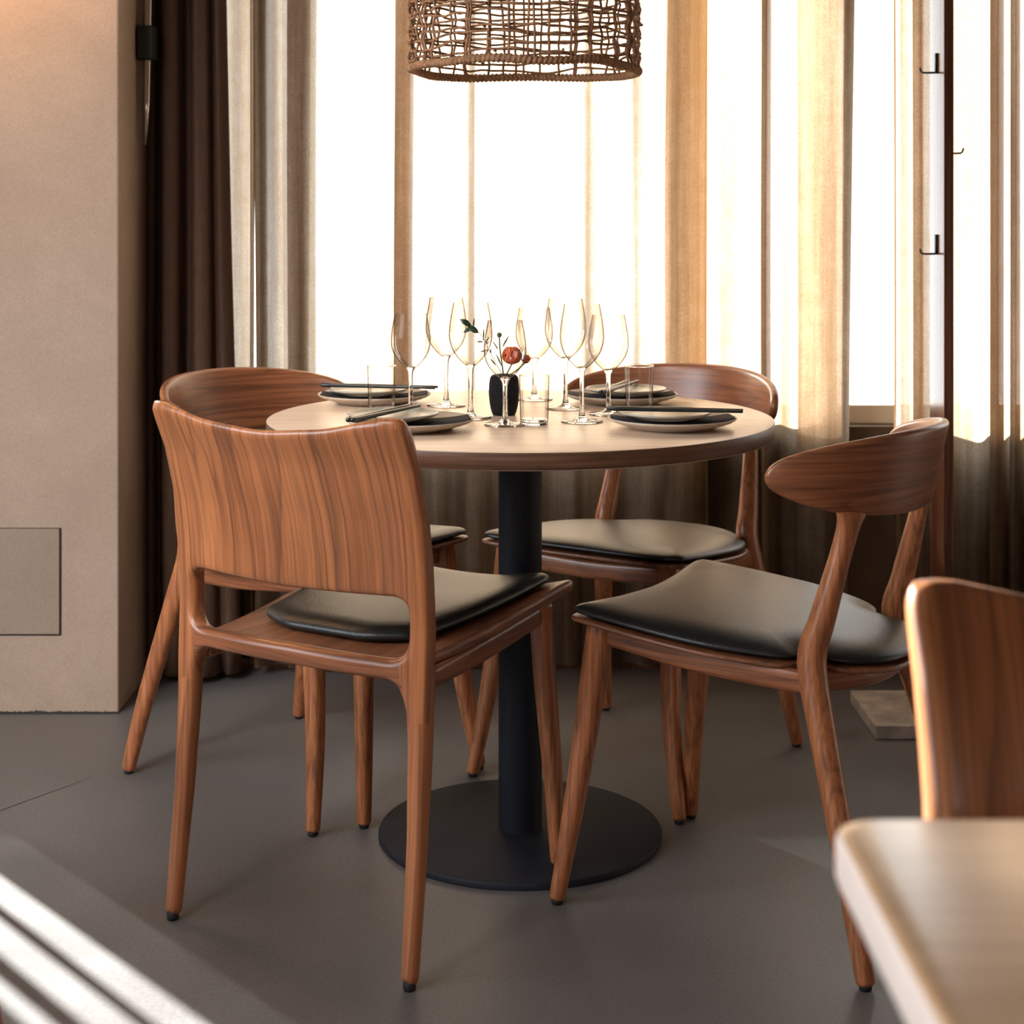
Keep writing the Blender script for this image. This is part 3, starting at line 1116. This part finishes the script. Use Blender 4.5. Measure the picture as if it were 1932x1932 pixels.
    V, Fs = loft([(-0.165, -0.142, z + 0.004, 0.010, 0.016), (-0.08, -0.185, z, 0.010, 0.016), (0, -0.198, z - 0.001, 0.010, 0.016), (0.08, -0.185, z, 0.010, 0.016), (0.165, -0.142, z + 0.004, 0.010, 0.016)], 5, 16, 3.2, ref=(0, 0, 1))
    fix_normals(obj('rear_rail', V, Fs, M['teak_h'], t))
    return t


left = make_chair_shell((-0.416, 3.25, 0), yaw(0.774, -0.634), 'teak chair with curved shell back beside the brown drape, back left of table')
dup(left, (0.260, 3.312, 0), yaw(-0.55, -0.835), 'teak chair with curved shell back facing the camera, behind the round table')
dup(left, (0.421, 2.655, 0), yaw(-0.828, 0.56), 'teak shell-back chair seen from behind, right of the round table')
dup(left, (-1.0146, 2.095, 0), yaw(-0.9, 0.438), 'chair at the lower left corner, only a sliver of leg in view')

# ------------------------------------------------------------------ round table
TX, TY, TZ = 0.0145, 2.915, 0.74
TH = 0.029
tb = thing('round_table', 'round pale oak table on a black steel pedestal', 'table', (TX, TY, 0))
v, f = lathe([(0, TZ - TH), (0.442, TZ - TH), (0.445, TZ - TH + 0.002), (0.4465, TZ - TH + 0.005), (0.4465, TZ - 0.0035), (0.4455, TZ - 0.001), (0.443, TZ), (0.30, TZ), (0, TZ)], 160)
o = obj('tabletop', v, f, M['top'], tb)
o.data.materials.append(M['top_edge_shaded'])
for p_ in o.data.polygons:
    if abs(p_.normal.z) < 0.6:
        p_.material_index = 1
md = o.modifiers.new('es', 'EDGE_SPLIT'); md.split_angle = math.radians(40)
v, f = lathe([(0, 0.012), (0.0385, 0.012), (0.0385, TZ - TH - 0.006), (0, TZ - TH - 0.006)], 64)
o = obj('pedestal', v, f, M['steel'], tb)
md = o.modifiers.new('es', 'EDGE_SPLIT'); md.split_angle = math.radians(40)
v, f = lathe([(0, 0.0), (0.249, 0.0), (0.2505, 0.0015), (0.2505, 0.009), (0.249, 0.0115), (0.247, 0.012), (0, 0.012)], 128)
o = obj('base', v, f, M['steel'], tb)
md = o.modifiers.new('es', 'EDGE_SPLIT'); md.split_angle = math.radians(40)
v, f = lathe([(0, TZ - TH - 0.006), (0.12, TZ - TH - 0.006), (0.12, TZ - TH - 0.0005), (0, TZ - TH - 0.0005)], 48)
o = obj('mounting_plate', v, f, M['steel'], tb)
md = o.modifiers.new('es', 'EDGE_SPLIT')

# foreground table
ft = thing('square_table', 'blurred honey wooden table corner in the right foreground', 'table', (0.80, 0.55, 0))
w2, d2, th = 0.612, 0.424, 0.034
to = round_poly([(-w2, -d2), (w2, -d2), (w2, d2), (-w2, d2)], 0.022)


def mtop(u, v_, side, k):
    return (u, v_, TZ - th / 2 + side * th / 2 * k)


V, Fs = plate(to, mtop, step=0.012, grid=0.08, er=0.006)
# keep the rim upright: widen the round to a slab by a straight band
Vt, Ft = [], []
lp = resample_loop(to, 0.01)
prof = [(-0.004, 0.0), (-0.0012, 0.0012), (0.0, 0.005), (0.0, th - 0.008), (-0.0015, th - 0.003), (-0.005, th - 0.0006), (-0.009, th)]
cen = np.array([0.0, 0.0])
for off, z in prof:
    for q in lp:
        nx, ny = q
        sgnx = 1 if nx > 0 else -1
        sgny = 1 if ny > 0 else -1
        Vt.append((nx + sgnx * off, ny + sgny * off, TZ - th + z))
m = len(lp)
for j in range(len(prof) - 1):
    for i in range(m):
        Ft.append((j * m + i, j * m + (i + 1) % m, (j + 1) * m + (i + 1) % m, (j + 1) * m + i))
Ft.append(tuple(reversed(range(m))))
Ft.append(tuple(range((len(prof) - 1) * m, len(prof) * m)))
o = fix_normals(obj('tabletop', Vt, Ft, M['front_top'], ft))
o.data.materials.append(M['lit_edge'])
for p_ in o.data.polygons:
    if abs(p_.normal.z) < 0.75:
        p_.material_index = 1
md = o.modifiers.new('es', 'EDGE_SPLIT'); md.split_angle = math.radians(50)
v, f = lathe([(0, 0.0), (0.24, 0.0), (0.24, 0.012), (0.035, 0.012), (0.035, TZ - th), (0, TZ - th)], 48)
o = obj('pedestal', shift(v, (0.15, -0.22, 0)), f, M['steel'], ft)
md = o.modifiers.new('es', 'EDGE_SPLIT')

# ------------------------------------------------------------------ coat stand
cs = thing('coat_stand', 'slim walnut coat stand with black hooks on a grey stone base', 'coat stand', (0.933, 3.57, 0))
boxes('plank', [(-0.010, 0.011, -0.06, 0.06, 0.028, 2.35)], M['walnut'], cs, bevel=0.0015)
boxes('base', [(-0.172, 0.172, -0.13, 0.13, 0.0, 0.028)], M['stone'], cs, bevel=0.002)


def hook(side, z):
    x0 = -0.010 if side < 0 else 0.011
    s = side
    pl = box_geo(*sorted([x0, x0 + s * 0.004]), -0.006, 0.006, z, z + 0.044)
    arm = tube([(x0 + s * 0.003, 0, z + 0.002), (x0 + s * 0.020, 0, z + 0.0015), (x0 + s * 0.031, 0, z + 0.002), (x0 + s * 0.0345, 0, z + 0.005), (x0 + s * 0.037, 0, z + 0.013)], 0.0023, 8)
    V, Fs = merge([pl, arm])
    return obj('hook', V, Fs, M['hook'], cs)


for s, z in ((-1, 1.0115 + 0.0), (-1, 1.405), (1, 1.23), (-1, 1.80), (1, 1.62), (1, 2.0)):
    hook(s, z)

# ------------------------------------------------------------------ woven pendant
LX, LY, LZ = 0.0225, 2.93, 1.356
lamp = thing('pendant_lamp', 'round woven cane pendant lampshade hanging over the table', 'lamp', (LX, LY, LZ))
RL = 0.202
HL = 0.30
# wrapped rims
def wrapped_ring(z, r, rad, wraps, wob):
    n = wraps * 4
    V, Fs = [], []
    seg = 12
    for i in range(n):
        a = 2 * PI * i / n
        rr = rad * (0.88 + 0.20 * (1 if i % 4 in (1, 2) else 0) + 0.10 * noise.noise(Vector((i * 0.37, z * 9, 2))))
        zz = z + wob * noise.noise(Vector((math.cos(a) * 1.6, math.sin(a) * 1.6, z * 3)))
        for k in range(seg):
            b = 2 * PI * k / seg
            V.append(((r + rr * math.cos(b)) * math.cos(a + 0.012 * math.sin(b)), (r + rr * math.cos(b)) * math.sin(a + 0.012 * math.sin(b)), zz + rr * math.sin(b)))
    for i in range(n):
        for k in range(seg):
            i2, k2 = (i + 1) % n, (k + 1) % seg
            Fs.append((i * seg + k, i2 * seg + k, i2 * seg + k2, i * seg + k2))
    return V, Fs


obj('rim', *wrapped_ring(0.0, RL, 0.0074, 150, 0.007), M['cane_wrap'], lamp)
obj('rim', *wrapped_ring(HL, RL, 0.0074, 150, 0.007), M['cane_wrap'], lamp)
r = random.Random(12)
parts_ = []
nst = 36
for i in range(nst):
    for d in range(2 if i % 3 == 0 else 1):
        a0 = 2 * PI * (i + 0.25 * r.random() + d * 0.17) / nst
        ph = r.random() * 9
        pts = []
        for j in range(15):
            z = HL * j / 14
            a = a0 + 0.05 * noise.noise(Vector((ph, z * 7, i)))
            rr = RL + 0.003 * (1 if (j + i) % 2 else -1) + 0.002 * d
            pts.append((rr * math.cos(a), rr * math.sin(a), z))
        parts_.append(tube(pts, 0.0020 + 0.0006 * r.random(), 7))
V, Fs = merge(parts_)
obj('upright_canes', V, Fs, M['cane'], lamp)
parts_ = []
z = 0.014
row = 0
while z < HL - 0.01:
    ph = r.random() * 50
    rr0 = 0.0018 + 0.0007 * r.random()
    pts = []
    n = 110
    a_st = r.random() * 6
    for j in range(n + 1):
        a = a_st + 2 * PI * j / n * 1.03
        zz = z + 0.010 * noise.noise(Vector((math.cos(a) * 1.9, math.sin(a) * 1.9, ph))) + 0.0035 * noise.noise(Vector((math.cos(a) * 7, math.sin(a) * 7, ph)))
        zz = max(0.004, min(HL - 0.003, zz))
        rad = RL + 0.0042 * math.sin(a * nst / 2 + row * PI)
        pts.append((rad * math.cos(a), rad * math.sin(a), zz))
    parts_.append(tube(pts, rr0, 7))
    # knots where a cane ends
    for q in range(2):
        a = r.random() * 2 * PI
        zz = z
        p0 = Vector(((RL + 0.004) * math.cos(a), (RL + 0.004) * math.sin(a), zz))
        p1 = p0 + Vector((math.cos(a) * 0.006, math.sin(a) * 0.006, 0.004 * (r.random() - 0.3)))
        parts_.append(tube([p0 - Vector((math.cos(a), math.sin(a), 0)) * 0.006, p0, p1], 0.0024, 7))
    z += 0.0098 + 0.006 * r.random()
    row += 1
V, Fs = merge(parts_)
obj('woven_canes', V, Fs, M['cane'], lamp)
V, Fs = merge([tube([(0, 0, HL - 0.04), (0, 0, H - LZ - 0.001)], 0.003, 8)])
obj('cord', V, Fs, M['hook'], lamp)
V, Fs = merge([tube([(RL * math.cos(a), RL * math.sin(a), HL), (0, 0, HL)], 0.002, 6) for a in (0, 2 * PI / 3, 4 * PI / 3)])
obj('spider', V, Fs, M['hook'], lamp)
v, f = lathe([(0, HL - 0.10), (0.012, HL - 0.098), (0.026, HL - 0.08), (0.026, HL - 0.06), (0.014, HL - 0.035), (0.014, HL - 0.01), (0, HL - 0.01)], 24)
obj('bulb', v, f, M['globe'], lamp)

# warm globe lamp hanging before the pier, above the picture
gl = thing('globe_lamp', 'warm lit globe lamp hanging above the plaster pier', 'lamp', (-1.22, 3.36, 1.86))
v, f = lathe([(0, -0.07)] + [(0.07 * math.sin(a), -0.07 * math.cos(a)) for a in np.linspace(0.2, PI - 0.3, 14)] + [(0.02, 0.07), (0, 0.07)], 32)
mg, nt, b = new_mat('lit_globe')
b.inputs['Base Color'].default_value = (0.9, 0.75, 0.5, 1)
b.inputs['Emission Color'].default_value = (1.0, 0.55, 0.22, 1)
b.inputs['Emission Strength'].default_value = 75
obj('globe', v, f, mg, gl)
obj('cord', *tube([(0, 0, 0.07), (0, 0, H - 1.861)], 0.003, 8), M['hook'], gl)

# ------------------------------------------------------------------ glassware
def make_wine(h, rb, foot, stem_h, loc, label, group):
    t = thing('wine_glass', label, 'wine glass', loc, 0, group)
    bh = h - stem_h
    st = [(0, 0.0), (foot * 0.96, 0.0), (foot, 0.0010), (foot * 0.97, 0.0020), (foot * 0.55, 0.0032), (foot * 0.25, 0.0062), (0.0062, 0.0105), (0.0046, 0.018), (0.0040, 0.03), (0.0038, stem_h * 0.6), (0.0042, stem_h * 0.85), (0.0056, stem_h - 0.005), (0.0088, stem_h + 0.0005), (0.0085, stem_h + 0.0022), (0.005, stem_h + 0.0036), (0, stem_h + 0.004)]
    v, f = lathe(st, 40)
    fix_normals(obj('stem', v, f, M['glass'], t))
    prof = [(0.0091, stem_h + 0.0008), (rb * 0.40, stem_h + bh * 0.055)] + [(rb * a, stem_h + bh * b) for a, b in [(0.62, 0.135), (0.84, 0.25), (0.965, 0.38), (1.0, 0.48), (0.98, 0.62), (0.92, 0.78), (0.845, 0.92), (0.81, 1.0)]]
    v, f = lathe([tuple(q) for q in catmull(prof, 5)], 64)
    obj('bowl', v, f, M['thin_glass'], t)
    return t


zt = TZ + 0.0004


def tpos(px, py):
    Y = F * (CAM_Z - TZ) / (py - 408)
    return ((px - 966) / F * Y, Y, zt)


gg = 'wine glasses on the round table'
small = (0.178, 0.0365, 0.036, 0.078)
tall = (0.203, 0.0385, 0.037, 0.092)
small_glass = make_wine(*small, tpos(775, 776), 'leftmost wine glass, standing between the two left place settings', gg)
dup(small_glass, tpos(953, 802), 0, 'wine glass directly in front of the black vase', gg)
dup(small_glass, tpos(1008, 754), 0, 'wine glass behind the orange flower, centre back of table', gg)
dup(small_glass, tpos(1148, 782), 0, 'rightmost wine glass, beside the right water tumbler', gg)
tall_glass = make_wine(*tall, tpos(842, 766), 'tall wine glass second from left, farther back than its neighbours', gg)
dup(tall_glass, tpos(888, 789), 0, 'tall wine glass left of the vase with green sprig behind its bowl', gg)
dup(tall_glass, tpos(1067, 771), 0, 'tall wine glass at the back, right of the central water tumbler', gg)
dup(tall_glass, tpos(1098, 796), 0, 'tall wine glass in front, between vase and right hand plate', gg)

gt = 'water tumblers on the round table'
tu = thing('water_tumbler', 'clear water tumbler between the left plates and the leftmost wine glass', 'tumbler', tpos(720, 778), 0, gt)
v, f = lathe([(0, 0), (0.0225, 0), (0.0235, 0.001), (0.0240, 0.008), (0.0225, 0.0088), (0, 0.0082)], 48)
fix_normals(obj('thick_base', v, f, M['glass'], tu))
v, f = lathe([(0.02405, 0.0084), (0.0248, 0.04), (0.0255, 0.065), (0.0260, 0.0834)], 64)
obj('wall', v, f, M['thin_glass'], tu)
v, f = lathe([(0.0251, 0.0832), (0.0262, 0.0832), (0.02645, 0.0840), (0.0262, 0.0848), (0.0251, 0.0848), (0.0249, 0.0840), (0.0251, 0.0832)], 56)
obj('rim', v, f, M['glass'], tu)
dup(tu, tpos(1008, 801), 0, 'water tumbler in the middle front, right of the black vase', gt)
dup(tu, tpos(1206, 778), 0, 'water tumbler at right between the two right place settings', gt)

# ------------------------------------------------------------------ place settings
def plate_geo(R, h, mat_name, parent_name, loc, label, cat, group):
    v, f = lathe([(0, 0.0), (R * 0.62, 0.0), (R * 0.66, 0.001), (R * 0.72, 0.004), (R * 0.93, h * 0.66), (R * 0.985, h * 0.86), (R, h), (R * 0.988, h + 0.0012), (R * 0.95, h * 0.86), (R * 0.86, h * 0.50), (R * 0.72, 0.0075), (R * 0.3, 0.006), (0, 0.006)], 72)
    o = fix_normals(obj(parent_name, v, f, M[mat_name]))
    o.location = loc
    return tag(o, label, cat, group)


def napkin(loc, rz, label, L_=0.200, wd_=0.080):
    """folded cloth lying across the dish of a plate: ends rise on the rim"""
    nx, ny = 26, 6
    lay = 3
    V, Fs = [], []

    def zc(u):
        return 0.0095 + 0.0065 * (abs(u) ** 3)
    for side in (0, 1):
        for i in range(nx + 1):
            for j in range(ny + 1):
                u = -1 + 2 * i / nx
                w = -1 + 2 * j / ny
                x = u * L_ / 2 * (1 + 0.02 * noise.noise(Vector((w * 2, 0, rz))))
                y = w * wd_ / 2 * (1 + 0.08 * noise.noise(Vector((u * 2, 3, rz))))
                e = (1 - abs(w) ** 6) * 0.5 + 0.5
                z = zc(u) + (0.0042 * e if side else 0) + 0.0008 * noise.noise(Vector((u * 4, w * 3, rz + side)))
                V.append((x, y, z))
    st = (nx + 1) * (ny + 1)
    for i in range(nx):
        for j in range(ny):
            a = i * (ny + 1) + j
            Fs.append((a, a + 1, a + ny + 2, a + ny + 1))
            Fs.append(tuple(st + q for q in (a, a + ny + 1, a + ny + 2, a + 1)))
    per = [i * (ny + 1) for i in range(nx + 1)] + [nx * (ny + 1) + j for j in range(1, ny + 1)] + [i * (ny + 1) + ny for i in range(nx - 1, -1, -1)] + [j for j in range(ny - 1, 0, -1)]
    for k in range(len(per)):
        a, b = per[k], per[(k + 1) % len(per)]
        Fs.append((a, b, st + b, st + a))
    o = fix_normals(obj('napkin', V, Fs, M['napkin']))
    o.location = loc
    o.rotation_euler = (0, 0, rz)
    return tag(o, label, 'napkin', 'charcoal napkins on the plates')


def chopstick(p0, p1, label, mat='black_lacquer', r0=0.0036, r1=0.0024):
    p0, p1 = Vector(p0), Vector(p1)
    v, f = loft([(*p0, r0, r0), (*(p0.lerp(p1, 0.4)), (r0 * 0.95), r0 * 0.95), (*p1, r1, r1)], 4, 12, 3.0, ref=(0, 0, 1))
    c = (p0 + p1) / 2
    o = fix_normals(obj('chopstick', shift(v, -c), f, M[mat]))
    o.location = c
    return tag(o, label, 'chopstick', 'chopsticks on the plates')


names = ['back left', 'front left', 'back right', 'front right']
settings = [  # plate centre, napkin angle, side plate shift, stick centre + direction
    ((-0.262, 3.13), 0.05, (-0.012, 0.0), (-0.253, 3.125), (0.97, -0.20), (0.018, 0.0)),
    ((-0.171, 2.742), 0.10, (-0.028, 0.0), (-0.212, 2.705), (0.40, 0.92), (0.0, 0.0)),
    ((0.208, 3.13), 0.0, (0.010, 0.005), (0.202, 3.125), (0.32, 0.95), (0.0, 0.0)),
    ((0.269, 2.758), 0.06, (-0.012, -0.002), (0.272, 2.745), (0.97, -0.16), (0.0, 0.0)),
]
for nme, (pc, na, so_, sc_, sdn, _) in zip(names, settings):
    plate_geo(0.108, 0.017, 'stoneware', 'dinner_plate', (pc[0], pc[1], zt), 'large beige dinner plate of the %s place setting' % nme, 'plate', 'dinner plates')
    napkin((pc[0], pc[1], zt), na, 'dark charcoal napkin folded between the two plates, %s setting' % nme)
    zs = zt + 0.0156
    plate_geo(0.077, 0.011, 'stoneware2', 'side_plate', (pc[0] + so_[0], pc[1] + so_[1], zs), 'small pale plate on top of the %s place setting' % nme, 'plate', 'side plates')
    d = Vector((sdn[0], sdn[1], 0)).normalized()
    n = Vector((-d.y, d.x, 0))
    zc = zs + 0.0158
    for k, s in enumerate((-1, 1)):
        c = Vector((sc_[0], sc_[1], zc)) + n * (0.007 * s)
        dd = (d + n * 0.03 * s).normalized()
        which = ('nearer' if s < 0 else 'farther') if abs(d.x) > 0.7 else ('right' if s < 0 else 'left')
        chopstick(c - dd * 0.112 + Vector((0, 0, 0.0004)), c + dd * 0.112, 'black chopstick lying across the %s plates, the %s of the pair' % (nme, which))

# ------------------------------------------------------------------ vase and flowers
VX, VY = tpos(951, 783)[0], tpos(951, 783)[1]
vase = thing('vase', 'squat black stone vase with rough surface at table centre', 'vase', (VX, VY, zt))
vp = [(0, 0), (0.018, 0), (0.0205, 0.0015), (0.0235, 0.010), (0.0262, 0.025), (0.0272, 0.042), (0.0268, 0.057), (0.0248, 0.067), (0.021, 0.0712), (0.014, 0.0722), (0.009, 0.073), (0.0085, 0.071), (0.012, 0.066), (0.019, 0.055), (0.02, 0.02), (0.012, 0.006), (0, 0.005)]
v, f = lathe([tuple(q) for q in catmull(vp, 3)], 48)
v = [(x * (1 + 0.02 * noise.noise(Vector((x * 60, y * 60, z * 60)))), y * (1 + 0.02 * noise.noise(Vector((x * 60, y * 60, z * 60 + 4)))), max(0, z)) for x, y, z in v]
fix_normals(obj('body', v, f, M['vase'], vase))


def petal_geo(c, az, tilt, size, cup):
    """a cupped petal, root at c"""
    V, Fs = [], []
    n, m = 8, 7
    for i in range(n + 1):
        u = i / n
        wdt = size * 0.62 * math.sin(min(1, u * 1.02) * PI * 0.78 + 0.25) ** 0.8
        for j in range(m + 1):
            w = -1 + 2 * j / m
            x = w * wdt
            bend = tilt + cup * (u - 0.5)
            yy = size * u * math.sin(bend) - (w * w) * wdt * 0.42 * 1.0
            zz = size * u * math.cos(bend)
            ca, sa = math.cos(az), math.sin(az)
            V.append((c[0] + x * ca - yy * sa, c[1] + x * sa + yy * ca, c[2] + zz + 0.0008 * noise.noise(Vector((w * 3, u * 3, az)))))
    for i in range(n):
        for j in range(m):
            a = i * (m + 1) + j
            Fs.append((a, a + 1, a + m + 2, a + m + 1))
    return V, Fs


def flower(c, R_, seed, label, stem_pts):
    t = thing('flower', label, 'flower', (VX, VY, zt + 0.066))
    rr = random.Random(seed)
    ps = []
    for ringi, (cnt, tilt, s) in enumerate([(4, 0.02, 0.9), (5, 0.16, 1.0), (6, 0.34, 1.08), (7, 0.55, 1.1), (7, 0.8, 1.02)]):
        for k in range(cnt):
            az = 2 * PI * (k + 0.5 * (ringi % 2) + 0.2 * rr.random()) / cnt
            ps.append(petal_geo(c, az, tilt, R_ * 1.45 * s, -1.1 + 0.12 * ringi))
    V, Fs = merge(ps)
    o = obj('petals', V, Fs, M['petal'], t)
    md = o.modifiers.new('s', 'SOLIDIFY'); md.thickness = 0.0005
    obj('stem', *tube(stem_pts, 0.0012, 8), M['stem'], t)
    v, f = lathe([(0, -0.002), (0.0045, -0.001), (0.0065, 0.003), (0.005, 0.004), (0, 0.003)], 12)
    obj('calyx', shift(v, c), f, M['leaf'], t)
    return t


def rel(px, py, dY=0.0):
    """offset from the neck of the vase for a point seen at (px, py), dY nearer or farther"""
    Y = VY + dY
    return ((px - 966) / F * Y - VX, dY, CAM_Z - (py - 408) / F * Y - (zt + 0.066))


c1 = rel(966, 686, -0.01)
flower(c1, 0.0185, 3, 'orange ranunculus flower in the black vase', [(0, 0, -0.045), (0.001, 0, 0.0), (c1[0] * 0.6, c1[1] * 0.6, c1[2] * 0.55), c1])
c2 = rel(992, 684, 0.02)
flower(c2, 0.0085, 5, 'small red orange blossom behind the ranunculus', [(0.002, 0.002, -0.045), (0.003, 0.002, 0.0), (c2[0] * 0.6, c2[1] * 0.6, c2[2] * 0.5), c2])
# bud with narrow leaves
bud = thing('flower_bud', 'round green bud on an upright stem above the vase', 'flower bud', (VX, VY, zt + 0.066))
cb = rel(942, 632)
st_ = [(-0.002, 0, -0.045), (-0.001, 0, 0.0), rel(946, 680), rel(943, 655), cb]
obj('stem', *tube([tuple(q) for q in catmull(st_, 4)], 0.0013, 8), M['stem'], bud)
v, f = lathe([(0, -0.004)] + [(0.0046 * math.sin(a), -0.0046 * math.cos(a)) for a in np.linspace(0.3, PI - 0.2, 9)] + [(0, 0.0046)], 14)
obj('bud_head', shift(v, cb), f, M['stem'], bud)


def leaf_geo(a, b, w, curl=0.3, up=(0, -1, 0.4)):
    a, b = Vector(a), Vector(b)
    d = b - a
    upv = Vector(up).normalized()
    s = d.cross(upv).normalized()
    V, Fs = [], []
    n = 10
    for i in range(n + 1):
        u = i / n
        ww = w * math.sin(PI * u ** 0.85) ** 0.9 + 0.0002
        c = a + d * u + upv * curl * d.length * math.sin(PI * u) * 0.25
        V += [tuple(c - s * ww + upv * ww * 0.3), tuple(c), tuple(c + s * ww + upv * ww * 0.3)]
    for i in range(n):
        for k in (0, 1):
            q = i * 3 + k
            Fs.append((q, q + 1, q + 4, q + 3))
    return V, Fs


ls = [(rel(940, 660), rel(929, 643), 0.0011), (rel(948, 655), rel(960, 634), 0.0012), (rel(946, 690), rel(936, 668), 0.0011)]
for a, b, w in ls:
    o = obj('leaf', *leaf_geo(a, b, w), M['leaf'], bud)
    md = o.modifiers.new('s', 'SOLIDIFY'); md.thickness = 0.0004
# leafy sprig leaning left
sp = thing('leaf_sprig', 'thin sprig with small dark green leaves leaning left from the vase', 'sprig', (VX, VY, zt + 0.066))
pts = [(-0.003, 0, -0.045), (-0.003, 0, 0.0), rel(938, 690), rel(925, 665), rel(912, 638), rel(901, 625), rel(888, 612)]
obj('stem', *tube([tuple(q) for q in catmull(pts, 4)], 0.0007, 6), M['stem'], sp)
for a, b, w in [(rel(889, 616), rel(867, 602), 0.0050), (rel(893, 618), rel(895, 600), 0.0013), (rel(903, 628), rel(882, 616), 0.0052), (rel(890, 618), rel(874, 628), 0.0036),
                (rel(912, 645), rel(913, 618), 0.0012), (rel(916, 646), rel(925, 634), 0.0010), (rel(912, 645), rel(899, 645), 0.0016), (rel(917, 648), rel(924, 645), 0.0016), (rel(922, 660), rel(906, 664), 0.0014), (rel(926, 668), rel(925, 657), 0.0012),
                (rel(936, 690), rel(925, 676), 0.0012)]:
    o = obj('leaf', *leaf_geo(a, b, w), M['leaf'], sp)
    md = o.modifiers.new('s', 'SOLIDIFY'); md.thickness = 0.0004
